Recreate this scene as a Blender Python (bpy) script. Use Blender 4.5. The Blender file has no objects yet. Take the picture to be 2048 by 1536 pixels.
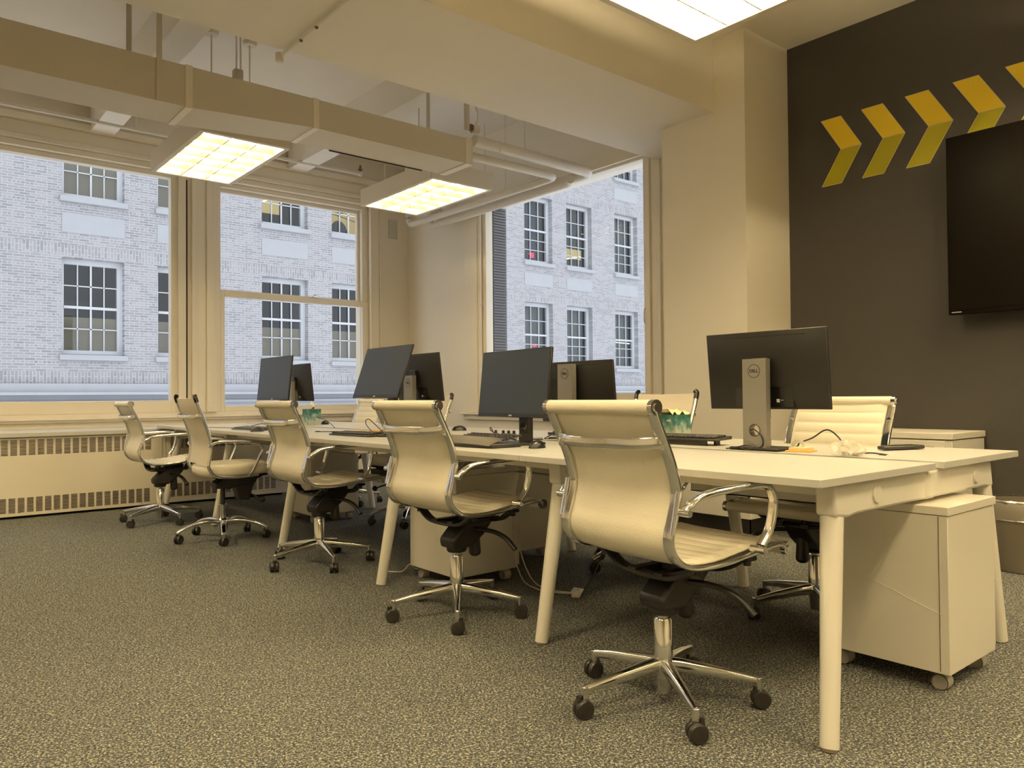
import bpy, bmesh, math, random
from mathutils import Vector, Matrix, Euler
random.seed(7)
R = math.radians
PI = math.pi
scn = bpy.context.scene
COL = scn.collection

# ---------------------------------------------------------------- camera
H = 0.975
F_PX, YAW, PIT, ROL = 1534.34, 0.694798, 0.016643, -0.0082312
_fwd = Vector((math.sin(YAW)*math.cos(PIT), math.cos(YAW)*math.cos(PIT), math.sin(PIT)))
_right = Vector((math.cos(YAW), -math.sin(YAW), 0))
_up = _right.cross(_fwd)
_r2 = _right*math.cos(ROL) + _up*math.sin(ROL)
_u2 = -_right*math.sin(ROL) + _up*math.cos(ROL)
cam_d = bpy.data.cameras.new('camera')
cam = bpy.data.objects.new('camera', cam_d); COL.objects.link(cam)
cam_d.sensor_width = 36; cam_d.lens = F_PX/2048*36
cam_d.clip_start = .05; cam_d.clip_end = 200
m = Matrix.Identity(4)
for i in range(3):
    m[i][0] = _r2[i]; m[i][1] = _u2[i]; m[i][2] = -_fwd[i]
m[2][3] = H
cam.matrix_world = m
scn.camera = cam

# ---------------------------------------------------------------- world, exposure
w = bpy.data.worlds.new('overcast_sky'); scn.world = w; w.use_nodes = True
bgn = w.node_tree.nodes['Background']
bgn.inputs[0].default_value = (.87, .90, .98, 1)
bgn.inputs[1].default_value = 1.75
scn.view_settings.view_transform = 'Standard'
scn.view_settings.look = 'None'
scn.view_settings.exposure = 0.0
scn.view_settings.gamma = 1.0
scn.view_settings.use_curve_mapping = False
scn.cycles.use_denoising = True
scn.cycles.max_bounces = 10
scn.cycles.diffuse_bounces = 6
scn.cycles.glossy_bounces = 4
scn.cycles.transparent_max_bounces = 12
scn.cycles.sample_clamp_indirect = 6
scn.cycles.caustics_reflective = False
scn.cycles.caustics_refractive = False
TUBE_L = 118.0
LAMP = (1.0, .80, .445)

# ---------------------------------------------------------------- materials
MATS = {}
def mat(name, col, rough=.5, metal=0, spec=.5, noise=0, nscale=20, bump=0, bscale=60, coat=0, emit=None, estr=0, var=None):
    if name in MATS: return MATS[name]
    m = bpy.data.materials.new(name); m.use_nodes = True
    nt = m.node_tree; b = nt.nodes['Principled BSDF']
    b.inputs['Base Color'].default_value = (*col, 1)
    b.inputs['Roughness'].default_value = rough
    b.inputs['Metallic'].default_value = metal
    b.inputs['Specular IOR Level'].default_value = spec
    b.inputs['Coat Weight'].default_value = coat
    if emit: b.inputs['Emission Color'].default_value = (*emit, 1); b.inputs['Emission Strength'].default_value = estr
    tc = nt.nodes.new('ShaderNodeTexCoord')
    if noise:
        n = nt.nodes.new('ShaderNodeTexNoise'); n.inputs['Scale'].default_value = nscale; n.inputs['Detail'].default_value = 4
        nt.links.new(tc.outputs['Object'], n.inputs['Vector'])
        r = nt.nodes.new('ShaderNodeMix'); r.data_type = 'RGBA'
        c2 = var or tuple(c*(1-noise) for c in col)
        r.inputs['A'].default_value = (*col, 1); r.inputs['B'].default_value = (*c2, 1)
        nt.links.new(n.outputs['Fac'], r.inputs['Factor']); nt.links.new(r.outputs['Result'], b.inputs['Base Color'])
    if bump:
        n2 = nt.nodes.new('ShaderNodeTexNoise'); n2.inputs['Scale'].default_value = bscale; n2.inputs['Detail'].default_value = 3
        nt.links.new(tc.outputs['Object'], n2.inputs['Vector'])
        bp = nt.nodes.new('ShaderNodeBump'); bp.inputs['Strength'].default_value = bump; bp.inputs['Distance'].default_value = .01
        nt.links.new(n2.outputs['Fac'], bp.inputs['Height']); nt.links.new(bp.outputs['Normal'], b.inputs['Normal'])
    MATS[name] = m
    return m

def setup_materials():
    mat('wall_paint', (.84, .785, .685), .55, noise=.04, nscale=1.5, bump=.06, bscale=40)
    mat('ceiling_paint', (.85, .80, .72), .7, noise=.05, nscale=2, bump=.08, bscale=25)
    mat('trim_paint', (.84, .77, .64), .32, noise=.03, nscale=3, bump=.03, bscale=20)
    mat('accent_paint', (.052, .048, .044), .5, noise=.08, nscale=1.2, bump=.05, bscale=90, spec=.3)
    mat('baseboard_rubber', (.012, .011, .010), .35)
    mat('duct_paint', (.66, .60, .49), .5, noise=.04, nscale=3)
    mat('pipe_paint', (.74, .69, .60), .4, noise=.05, nscale=9, bump=.15, bscale=30)
    mat('fixture_paint', (.72, .66, .55), .4)
    mat('reflector_white', (.90, .88, .84), .4)
    mat('desk_laminate', (.54, .53, .50), .42, noise=.02, nscale=5)
    mat('desk_edge', (.80, .75, .66), .4)
    mat('desk_metal', (.78, .745, .67), .35, noise=.02, nscale=8)
    mat('foot_plastic', (.25, .2, .15), .5)
    mat('cream_leather', (.83, .765, .62), .36, noise=.06, nscale=14, bump=.12, bscale=180)
    mat('sheer_mesh', (.78, .70, .58), .6, noise=.05, nscale=300)
    mat('chrome', (.86, .85, .83), .09, metal=1)
    mat('satin_chrome', (.62, .61, .59), .28, metal=1)
    mat('black_plastic', (.012, .011, .010), .42)
    mat('caster_black', (.022, .019, .017), .38, noise=.3, nscale=20)
    mat('black_cap', (.01, .008, .008), .2)
    mat('monitor_back', (.014, .013, .012), .42, spec=.25, noise=.1, nscale=3)
    mat('monitor_dark', (.008, .008, .008), .25)
    mat('screen', (.022, .030, .042), .30, spec=.5)
    mat('bezel', (.012, .012, .013), .3)
    mat('stand_silver', (.30, .285, .265), .38, metal=.6)
    mat('logo_ink', (.02, .018, .018), .5)
    mat('logo_silver', (.6, .6, .6), .3, metal=.7)
    mat('white_label', (.7, .7, .7), .5)
    mat('steel_cabinet', (.80, .755, .67), .28, noise=.03, nscale=3, coat=.15)
    mat('caster_grey', (.52, .48, .42), .4)
    mat('caster_wheel_grey', (.33, .31, .28), .5)
    mat('grille_dark', (.035, .02, .018), .7)
    mat('cable_black', (.012, .011, .011), .45)
    mat('cable_white', (.68, .65, .58), .45)
    mat('tissue_paper', (.90, .85, .66), .9, bump=.3, bscale=40)
    mat('yellow_napkin', (.90, .76, .42), .85, bump=.3, bscale=50)
    mat('sticky_orange', (.85, .45, .12), .7)
    mat('sticky_yellow', (.88, .70, .40), .7)
    mat('keyboard_black', (.022, .02, .019), .4)
    mat('key_black', (.03, .028, .027), .35)
    mat('palmrest', (.10, .085, .07), .45, noise=.3, nscale=60)
    mat('keyboard_grey', (.10, .10, .11), .45)
    mat('tv_black', (.004, .003, .002), .3, spec=.06)
    mat('chevron_yellow', (.93, .66, .03), .5)
    mat('chevron_green', (.46, .41, .012), .5)
    mat('chevron_edge', (.75, .68, .30), .5)
    mat('window_white', (.58, .60, .63), .5)
    mat('stone_trim', (.44, .455, .48), .8, noise=.12, nscale=3)
    mat('stone_grey', (.36, .37, .395), .85, noise=.18, nscale=2)
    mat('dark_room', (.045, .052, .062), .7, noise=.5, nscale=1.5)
    mat('shade_tan', (.34, .285, .21), .8, noise=.1, nscale=2)
    mat('shade_grey', (.20, .205, .21), .8, noise=.2, nscale=3)
    mat('shade_dim', (.10, .11, .12), .8, noise=.35, nscale=3)
    mat('louvre_metal', (.16, .16, .165), .5)
    mat('lit_room', (.5, .4, .2), .8, noise=.5, nscale=1.2, emit=(1, .72, .26), estr=.42)
    mat('lit_tube', (1, 1, 1), .5, emit=(1, .93, .75), estr=1.3)
    mat('red_sign', (.6, .05, .1), .5, emit=(1, .05, .12), estr=1.0)
    mat('bin_mesh_black', (.02, .018, .017), .4)
    mat('copper_fitting', (.22, .13, .08), .5, metal=.5)
    mat('wall_plate', (.55, .56, .54), .5)
    # carpet
    m = mat('carpet', (.2, .19, .15), .95, spec=.1)
    nt = m.node_tree; b = nt.nodes['Principled BSDF']; L = nt.links.new
    tc = nt.nodes.new('ShaderNodeTexCoord')
    mp = nt.nodes.new('ShaderNodeMapping'); mp.inputs['Scale'].default_value = (1, 1, 1)
    mp.inputs['Rotation'].default_value = (0, 0, .4)
    L(tc.outputs['Object'], mp.inputs['Vector'])
    n = nt.nodes.new('ShaderNodeTexNoise'); n.inputs['Scale'].default_value = 150; n.inputs['Detail'].default_value = 3; n.inputs['Roughness'].default_value = .65
    n.inputs['Distortion'].default_value = .6
    L(mp.outputs[0], n.inputs['Vector'])
    cr = nt.nodes.new('ShaderNodeValToRGB'); e = cr.color_ramp.elements
    e[0].position = .40; e[0].color = (.022, .028, .032, 1)
    e[1].position = .62; e[1].color = (.44, .42, .345, 1)
    k = cr.color_ramp.elements.new(.48); k.color = (.060, .066, .066, 1)
    k = cr.color_ramp.elements.new(.55); k.color = (.165, .162, .138, 1)
    L(n.outputs['Fac'], cr.inputs['Fac'])
    v = nt.nodes.new('ShaderNodeTexNoise'); v.inputs['Scale'].default_value = 90; v.inputs['Detail'].default_value = 1
    L(mp.outputs[0], v.inputs['Vector'])
    cr2 = nt.nodes.new('ShaderNodeValToRGB'); e = cr2.color_ramp.elements
    e[0].position = .60; e[0].color = (0, 0, 0, 1); e[1].position = .68; e[1].color = (1, 1, 1, 1)
    L(v.outputs['Fac'], cr2.inputs['Fac'])
    mx = nt.nodes.new('ShaderNodeMix'); mx.data_type = 'RGBA'
    mx.inputs['B'].default_value = (.07, .085, .12, 1)
    L(cr2.outputs[0], mx.inputs['Factor']); L(cr.outputs[0], mx.inputs['A']); L(mx.outputs['Result'], b.inputs['Base Color'])
    bp = nt.nodes.new('ShaderNodeBump'); bp.inputs['Strength'].default_value = .5; bp.inputs['Distance'].default_value = .004
    L(n.outputs['Fac'], bp.inputs['Height']); L(bp.outputs[0], b.inputs['Normal'])
    # brick facade
    m = mat('grey_brick', (.4, .4, .42), .85, spec=.2)
    nt = m.node_tree; b = nt.nodes['Principled BSDF']; L = nt.links.new
    tc = nt.nodes.new('ShaderNodeTexCoord'); sx = nt.nodes.new('ShaderNodeSeparateXYZ'); L(tc.outputs['Object'], sx.inputs[0])
    def comb(a, bb):
        c = nt.nodes.new('ShaderNodeCombineXYZ'); L(a, c.inputs[0]); L(bb, c.inputs[1]); return c.outputs[0]
    def brick(vec, bw, rh, mort=.009):
        t = nt.nodes.new('ShaderNodeTexBrick'); L(vec, t.inputs['Vector'])
        t.inputs['Scale'].default_value = 1; t.inputs['Brick Width'].default_value = bw; t.inputs['Row Height'].default_value = rh
        t.inputs['Mortar Size'].default_value = mort; t.inputs['Mortar Smooth'].default_value = .3
        t.inputs['Color1'].default_value = (.185, .187, .20, 1); t.inputs['Color2'].default_value = (.36, .352, .362, 1)
        t.inputs['Mortar'].default_value = (.52, .52, .54, 1); t.inputs['Bias'].default_value = .1
        return t.outputs['Color']
    run = brick(comb(sx.outputs[0], sx.outputs[2]), .215, .0605)
    hdr = brick(comb(sx.outputs[0], sx.outputs[2]), .085, .0605)
    sol = brick(comb(sx.outputs[2], sx.outputs[0]), .235, .0685)
    def M_(op, a, bv):
        n = nt.nodes.new('ShaderNodeMath'); n.operation = op
        for i, q in enumerate((a, bv)):
            if isinstance(q, (int, float)): n.inputs[i].default_value = q
            else: L(q, n.inputs[i])
        return n.outputs[0]
    def band(lo, width, period):
        f = M_('FLOORED_MODULO', M_('SUBTRACT', sx.outputs[2], lo), period)
        return M_('LESS_THAN', f, width)
    hm = band(.363, .0605, .363)
    sm = band(4.30, .26, 3.70)
    sm2 = M_('MULTIPLY', M_('GREATER_THAN', sx.outputs[2], 1.36), M_('LESS_THAN', sx.outputs[2], 1.64))
    smx = M_('MAXIMUM', sm, sm2)
    def mixc(f, a, bb):
        q = nt.nodes.new('ShaderNodeMix'); q.data_type = 'RGBA'; L(f, q.inputs['Factor']); L(a, q.inputs['A']); L(bb, q.inputs['B']); return q.outputs['Result']
    c = mixc(hm, run, hdr); c = mixc(smx, c, sol)
    nz = nt.nodes.new('ShaderNodeTexNoise'); nz.inputs['Scale'].default_value = 1.3; nz.inputs['Detail'].default_value = 5
    L(tc.outputs['Object'], nz.inputs['Vector'])
    wash = nt.nodes.new('ShaderNodeMix'); wash.data_type = 'RGBA'; wash.inputs['B'].default_value = (.42, .415, .43, 1)
    L(M_('MULTIPLY', nz.outputs['Fac'], .75), wash.inputs['Factor']); L(c, wash.inputs['A']); L(wash.outputs['Result'], b.inputs['Base Color'])
    # window glass: clear pane with a faint sheen
    def glass(name, tint, refl):
        m = bpy.data.materials.new(name); m.use_nodes = True; nt = m.node_tree; nt.nodes.clear(); L = nt.links.new
        o = nt.nodes.new('ShaderNodeOutputMaterial'); mx = nt.nodes.new('ShaderNodeMixShader')
        t = nt.nodes.new('ShaderNodeBsdfTransparent'); t.inputs[0].default_value = (*tint, 1)
        g = nt.nodes.new('ShaderNodeBsdfGlossy'); g.inputs['Roughness'].default_value = .02
        lw = nt.nodes.new('ShaderNodeLayerWeight'); lw.inputs['Blend'].default_value = .5
        pw = nt.nodes.new('ShaderNodeMath'); pw.operation = 'POWER'; L(lw.outputs['Facing'], pw.inputs[0]); pw.inputs[1].default_value = 5
        f = nt.nodes.new('ShaderNodeMath'); f.operation = 'MULTIPLY_ADD'; L(pw.outputs[0], f.inputs[0]); f.inputs[1].default_value = .5; f.inputs[2].default_value = refl
        L(f.outputs[0], mx.inputs[0]); L(t.outputs[0], mx.inputs[1]); L(g.outputs[0], mx.inputs[2]); L(mx.outputs[0], o.inputs[0])
        MATS[name] = m
    glass('window_glass', (.98, .99, .985), .005)
    glass('far_glass', (.88, .90, .90), .04)
    # clear plastic film
    m = bpy.data.materials.new('clear_film'); m.use_nodes = True; nt = m.node_tree; b = nt.nodes['Principled BSDF']
    b.inputs['Base Color'].default_value = (.85, .80, .70, 1); b.inputs['Roughness'].default_value = .22; b.inputs['Alpha'].default_value = .34
    MATS['clear_film'] = m
    m = bpy.data.materials.new('film_tied'); m.use_nodes = True; b = m.node_tree.nodes['Principled BSDF']
    b.inputs['Base Color'].default_value = (.62, .56, .46, 1); b.inputs['Roughness'].default_value = .25; b.inputs['Alpha'].default_value = .42
    MATS['film_tied'] = m
    # tube
    m = bpy.data.materials.new('fluorescent_tube'); m.use_nodes = True; nt = m.node_tree; nt.nodes.clear()
    o = nt.nodes.new('ShaderNodeOutputMaterial'); e = nt.nodes.new('ShaderNodeEmission')
    e.inputs[0].default_value = (*LAMP, 1); e.inputs[1].default_value = TUBE_L
    nt.links.new(e.outputs[0], o.inputs[0]); MATS['fluorescent_tube'] = m
    for nm, q in (('dim_tube', .50), ('dimmer_tube', .42)):      # tubes over the window bay dimmed so the louvre cells show
        d = m.copy(); d.name = nm; [n for n in d.node_tree.nodes if n.type == 'EMISSION'][0].inputs[1].default_value = TUBE_L*q; MATS[nm] = d
    mat('reflector_darkened', (.34, .31, .225), .5)  # colour darkened and yellowed so the lit cells stay below white
    # tissue box print: teal sky, pale clouds at the foot
    m = mat('tissue_print', (.05, .25, .22), .45)
    nt = m.node_tree; b = nt.nodes['Principled BSDF']; L = nt.links.new
    tc = nt.nodes.new('ShaderNodeTexCoord'); n = nt.nodes.new('ShaderNodeTexNoise'); n.inputs['Scale'].default_value = 22; n.inputs['Detail'].default_value = 3
    L(tc.outputs['Object'], n.inputs['Vector'])
    sx = nt.nodes.new('ShaderNodeSeparateXYZ'); L(tc.outputs['Object'], sx.inputs[0])
    a = nt.nodes.new('ShaderNodeMath'); a.operation = 'MULTIPLY_ADD'; L(sx.outputs[2], a.inputs[0]); a.inputs[1].default_value = -3.6; L(n.outputs['Fac'], a.inputs[2])
    cr = nt.nodes.new('ShaderNodeValToRGB'); e = cr.color_ramp.elements
    e[0].position = -.0; e[0].color = (.02, .10, .085, 1); e[1].position = .40; e[1].color = (.46, .50, .42, 1)
    q = cr.color_ramp.elements.new(.17); q.color = (.07, .21, .20, 1)
    L(a.outputs[0], cr.inputs['Fac']); L(cr.outputs[0], b.inputs['Base Color'])
setup_materials()

# ---------------------------------------------------------------- mesh helpers
class MB:
    def __init__(s): s.v = []; s.f = []; s.mi = []; s.m = 0
    def add(s, vs, fs):
        o = len(s.v); s.v += [tuple(p) for p in vs]; s.f += [tuple(i+o for i in f) for f in fs]; s.mi += [s.m]*len(fs); return s
    def box(s, x0, x1, y0, y1, z0, z1, M=None):
        vs = [Vector((x, y, z)) for x in (x0, x1) for y in (y0, y1) for z in (z0, z1)]
        if M is not None: vs = [M @ p for p in vs]
        return s.add(vs, [(0, 1, 3, 2), (4, 6, 7, 5), (0, 4, 5, 1), (2, 3, 7, 6), (0, 2, 6, 4), (1, 5, 7, 3)])
    def quad(s, a, b, c, d): return s.add([a, b, c, d], [(0, 1, 2, 3)])
    def prism(s, pts, d):
        n = len(pts); d = Vector(d); P = [Vector(p) for p in pts]
        return s.add(P+[p+d for p in P], [tuple(range(n))[::-1], tuple(range(n, 2*n))]+[(i, (i+1) % n, n+(i+1) % n, n+i) for i in range(n)])
    def cyl(s, p0, p1, r0, r1=None, n=16, caps=True):
        r1 = r0 if r1 is None else r1; p0 = Vector(p0); p1 = Vector(p1); d = (p1-p0).normalized()
        a = d.orthogonal().normalized(); b = d.cross(a)
        vs = [p0+(a*math.cos(t)+b*math.sin(t))*r0 for t in [2*PI*i/n for i in range(n)]]+[p1+(a*math.cos(t)+b*math.sin(t))*r1 for t in [2*PI*i/n for i in range(n)]]
        fs = [(i, (i+1) % n, n+(i+1) % n, n+i) for i in range(n)]
        if caps: fs += [tuple(range(n))[::-1], tuple(range(n, 2*n))]
        return s.add(vs, fs)
    def lathe(s, prof, c=(0, 0, 0), n=24, axis='z'):
        c = Vector(c); vs = []; k = len(prof)
        for i in range(n):
            t = 2*PI*i/n
            for r, z in prof:
                if axis == 'z': p = Vector((r*math.cos(t), r*math.sin(t), z))
                elif axis == 'y': p = Vector((r*math.cos(t), z, r*math.sin(t)))
                else: p = Vector((z, r*math.cos(t), r*math.sin(t)))
                vs.append(c+p)
        fs = [(i*k+j, ((i+1) % n)*k+j, ((i+1) % n)*k+j+1, i*k+j+1) for i in range(n) for j in range(k-1)]
        return s.add(vs, fs)
    def ball(s, c, r, n=14, sc=(1, 1, 1)):
        m = n//2
        prof = [(max(1e-4, r*math.sin(PI*j/m)), -r*math.cos(PI*j/m)) for j in range(m+1)]
        o = len(s.v); s.lathe(prof, (0, 0, 0), n); c = Vector(c)
        for i in range(o, len(s.v)):
            p = s.v[i]; s.v[i] = (p[0]*sc[0]+c.x, p[1]*sc[1]+c.y, p[2]*sc[2]+c.z)
        return s
    def sweep(s, path, sec, up=(0, 0, 1), caps=True, scales=None):
        P = [Vector(p) for p in path]; n = len(P); k = len(sec); up = Vector(up); vs = []
        for i in range(n):
            t = (P[min(i+1, n-1)]-P[max(i-1, 0)]).normalized()
            a = t.cross(up)
            if a.length < 1e-5: a = t.orthogonal()
            a.normalize(); b = a.cross(t).normalized(); q = scales[i] if scales else 1
            for (u, v) in sec: vs.append(P[i]+a*u*q+b*v*q)
        fs = [(i*k+j, i*k+(j+1) % k, (i+1)*k+(j+1) % k, (i+1)*k+j) for i in range(n-1) for j in range(k)]
        if caps: fs += [tuple(range(k))[::-1], tuple((n-1)*k+j for j in range(k))]
        return s.add(vs, fs)
    def tube(s, path, r, n=8, caps=True): return s.sweep(smooth(path), circ(r, n), up=(0.013, 0.027, 1), caps=caps)
    def xf(s, M, o=0):
        for i in range(o, len(s.v)): s.v[i] = tuple(M @ Vector(s.v[i]))
        return s
    def build(s, name, mats, parent=None, smooth=True, bevel=0, seg=2, loc=None):
        me = bpy.data.meshes.new(name); me.from_pydata(s.v, [], s.f)
        if isinstance(mats, str): mats = [mats]
        for q in mats: me.materials.append(MATS[q])
        for p, i in zip(me.polygons, s.mi): p.material_index = i
        bm = bmesh.new(); bm.from_mesh(me); bmesh.ops.recalc_face_normals(bm, faces=bm.faces); bm.to_mesh(me); bm.free()
        if smooth: me.shade_smooth(); me.set_sharp_from_angle(angle=R(38))
        o = bpy.data.objects.new(name, me); COL.objects.link(o)
        if parent is not None: o.parent = parent
        if loc: o.location = loc
        if bevel:
            b = o.modifiers.new('bevel', 'BEVEL'); b.width = bevel; b.segments = seg; b.limit_method = 'ANGLE'; b.angle_limit = R(40); b.harden_normals = False
        return o
def circ(r, n=8, ry=None):
    ry = ry or r
    return [(r*math.cos(2*PI*i/n), ry*math.sin(2*PI*i/n)) for i in range(n)]
def rrect(w, h, r, n=3):
    out = []
    for cx, cy, a0 in ((w/2-r, h/2-r, 0), (-w/2+r, h/2-r, 90), (-w/2+r, -h/2+r, 180), (w/2-r, -h/2+r, 270)):
        for i in range(n+1): a = R(a0+90*i/n); out.append((cx+r*math.cos(a), cy+r*math.sin(a)))
    return out
def smooth(pts, n=6):
    P = [Vector(p) for p in pts]
    if len(P) < 3: return P
    out = []
    for i in range(len(P)-1):
        p0 = P[max(i-1, 0)]; p1 = P[i]; p2 = P[i+1]; p3 = P[min(i+2, len(P)-1)]
        for k in range(n):
            t = k/n
            out.append(.5*((2*p1)+(p2-p0)*t+(2*p0-5*p1+4*p2-p3)*t*t+(3*p1-p0-3*p2+p3)*t**3))
    out.append(P[-1]); return out
def tag(o, label=None, cat=None, group=None, kind=None):
    if label: o['label'] = label
    if cat: o['category'] = cat
    if group: o['group'] = group
    if kind: o['kind'] = kind
    return o
def empty(name, loc=(0, 0, 0), rz=0):
    o = bpy.data.objects.new(name, None); COL.objects.link(o); o.location = loc; o.rotation_euler = (0, 0, rz); o.empty_display_size = .05
    return o
def thing(name, label, cat, loc=(0, 0, 0), rz=0, group=None): return tag(empty(name, loc, rz), label, cat, group)
def copy_tree(o, parent=None):
    c = o.copy(); COL.objects.link(c); c.parent = parent
    for ch in list(o.children): copy_tree(ch, c)
    return c
def struct(mb, name, mats, parent=None, **k):
    o = mb.build(name, mats, parent, **k)
    if parent is None: tag(o, kind='structure')
    return o
def bx(name, mats, x0, x1, y0, y1, z0, z1, **k): return struct(MB().box(x0, x1, y0, y1, z0, z1), name, mats, **k)
def text(body, size, name, material, parent, M, ext=.0004, off=0):
    c = bpy.data.curves.new(name, 'FONT'); c.body = body; c.size = size; c.extrude = ext; c.align_x = 'CENTER'; c.align_y = 'CENTER'; c.offset = off
    t = bpy.data.objects.new(name, c); COL.objects.link(t)
    dg = bpy.context.evaluated_depsgraph_get(); me = bpy.data.meshes.new_from_object(t.evaluated_get(dg))
    bpy.data.objects.remove(t); me.transform(M); me.materials.clear(); me.materials.append(MATS[material])
    o = bpy.data.objects.new(name, me); COL.objects.link(o); o.parent = parent
    return o

# ================================================================ room shell
XR = 5.30      # right wall plane
YA = 8.45      # window wall plane
ZB = 3.05      # underside of the big beam
ZC = 3.58      # near ceiling
ZS = 3.92      # slab over the window bay
XL, YN = -3.6, -3.6
bx('floor', 'carpet', XL, XR+.3, YN, YA+.3, -.12, 0, smooth=False)
bx('ceiling', 'ceiling_paint', XL, XR+.3, YN, 3.34, ZC, ZC+.15, smooth=False)
bx('ceiling_bay', 'ceiling_paint', XL, XR+.3, 4.34, YA+.3, ZS, ZS+.15, smooth=False)
bx('ceiling_beam', 'ceiling_paint', XL, XR+.3, 3.34, 4.34, ZB, ZS+.15, smooth=False)
for x in (-2.43, -.41, 1.62, 3.64): bx('ceiling_joist', 'ceiling_paint', x, x+.21, 4.34, YA-.12, 3.60, ZS, smooth=False)
bx('wall_left', 'wall_paint', XL-.2, XL, YN, YA+.3, 0, ZS, smooth=False)
bx('wall_near', 'wall_paint', XL-.2, XR+.3, YN-.2, YN, 0, ZS, smooth=False)
bx('wall_accent', 'accent_paint', XR, XR+.3, YN, 3.08, 0, ZC, smooth=False)
s_ = MB().box(4.73, XR+.3, 3.08, 3.82, 0, ZC+.05)
struct(s_, 'wall_column', 'wall_paint', smooth=False)
# column and right wall baseboards
mb = MB().box(4.722, 4.73, 3.072, 3.828, 0, .10).box(4.722, XR, 3.072, 3.08, 0, .10).box(4.722, XR, 3.82, 3.828, 0, .10)
struct(mb, 'baseboard_column', 'baseboard_rubber', smooth=False)
bx('baseboard_accent', 'baseboard_rubber', XR-.008, XR, YN, 3.07, 0, .10, smooth=False)
bx('baseboard_right', 'baseboard_rubber', XR-.008, XR, 3.83, YA, 0, .10, smooth=False)
bx('baseboard_far', 'baseboard_rubber', 3.30, XR-.01, YA-.008, YA, 0, .10, smooth=False)

def wall_holes(name, axis, plane, thick, u0, u1, z0, z1, holes, mats, parent=None):
    us = sorted({u0, u1, *[h[0] for h in holes], *[h[1] for h in holes]}); zs = sorted({z0, z1, *[h[2] for h in holes], *[h[3] for h in holes]})
    mb = MB()
    def P(u, d, z): return (u, plane+d, z) if axis == 'y' else (plane+d, u, z)
    for i in range(len(us)-1):
        for j in range(len(zs)-1):
            a, b, c, d = us[i], us[i+1], zs[j], zs[j+1]; cu, cz = (a+b)/2, (c+d)/2
            if any(h[0] < cu < h[1] and h[2] < cz < h[3] for h in holes): continue
            for dd in (0, thick): mb.quad(P(a, dd, c), P(b, dd, c), P(b, dd, d), P(a, dd, d))
    for h in holes + [(u0, u1, z0, z1)]:
        a, b, c, d = h
        mb.quad(P(a, 0, c), P(a, thick, c), P(a, thick, d), P(a, 0, d)); mb.quad(P(b, 0, c), P(b, thick, c), P(b, thick, d), P(b, 0, d))
        mb.quad(P(a, 0, c), P(b, 0, c), P(b, thick, c), P(a, thick, c)); mb.quad(P(a, 0, d), P(b, 0, d), P(b, thick, d), P(a, thick, d))
    o = mb.build(name, mats, parent, smooth=False)
    return o
# window openings: (left, right, bottom, top)
WA = [(-1.45, .20, .84, 3.36), (.66, 2.48, .84, 3.36), (2.87, 4.76, .84, 3.36)]
tag(wall_holes('wall_far', 'y', YA, .30, XL, XR+.3, 0, ZS, WA, 'wall_paint'), kind='structure')
WB = [(4.45, 6.90, .84, 3.14)]
tag(wall_holes('wall_right', 'x', XR, .30, 3.82, YA+.3, 0, ZS, WB, 'wall_paint'), kind='structure')

def fixed_window(name, u0, u1, z0, z1, gu0, gu1, gz0, gz1, axis, plane):
    """frame with one big pane"""
    root = tag(empty(name), kind='structure')
    def B(mb, a, b, d0, d1, c, d): mb.box(a, b, plane+d0, plane+d1, c, d) if axis == 'y' else mb.box(plane+d0, plane+d1, a, b, c, d)
    mb = MB()
    B(mb, u0, gu0, .02, .12, z0, z1); B(mb, gu1, u1, .02, .12, z0, z1); B(mb, gu0, gu1, .02, .12, gz1, z1); B(mb, gu0, gu1, .02, .12, z0, gz0)
    mb.build('window_frame', 'trim_paint', root, bevel=.004)
    mb = MB(); B(mb, gu0-.01, gu1+.01, .065, .071, gz0-.01, gz1+.01); mb.build('window_pane', 'window_glass', root, smooth=False)
    return root
w0 = fixed_window('window_0', -1.45, .20, .84, 3.36, -1.38, .13, .965, 3.31, 'y', YA)
w1 = fixed_window('window_1', .66, 2.48, .84, 3.36, .72, 2.405, .965, 3.31, 'y', YA)
# window 2: double hung sash
w2 = tag(empty('window_2'), kind='structure')
mb = MB().box(2.87, 2.92, YA+.02, YA+.20, .84, 3.36).box(4.742, 4.76, YA+.02, YA+.20, .84, 3.36).box(4.66, 4.742, YA+.075, YA+.20, .84, 2.12).box(4.662, 4.742, YA+.03, YA+.20, 2.172, 3.36).box(2.92, 4.66, YA+.02, YA+.20, 3.31, 3.36)
mb.build('window_frame', 'trim_paint', w2, bevel=.004)
mb = MB().box(2.92, 2.965, YA+.02, YA+.07, .84, 2.17).box(4.66, 4.74, YA+.02, YA+.07, .84, 2.17).box(2.965, 4.66, YA+.02, YA+.07, .84, .90).box(2.965, 4.66, YA+.02, YA+.07, 2.10, 2.17)
mb.build('lower_sash', 'trim_paint', w2, bevel=.004)
mb = MB().box(2.90, 2.93, YA+.10, YA+.15, 2.12, 3.31).box(4.63, 4.66, YA+.10, YA+.15, 2.12, 3.31).box(2.93, 4.63, YA+.10, YA+.15, 3.27, 3.31).box(2.93, 4.63, YA+.10, YA+.15, 2.12, 2.19)
mb.build('upper_sash', 'trim_paint', w2, bevel=.004)
MB().box(2.955, 4.67, YA+.042, YA+.048, .89, 2.11).build('window_pane', 'window_glass', w2, smooth=False)
MB().box(2.925, 4.64, YA+.122, YA+.128, 2.15, 3.28).build('window_pane', 'window_glass', w2, smooth=False)
MB().box(4.0, 4.06, YA+.0, YA+.03, 2.17, 2.19).cyl((4.03, YA+.02, 2.19), (4.03, YA+.02, 2.205), .02).build('sash_lock', 'satin_chrome', w2)
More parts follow.
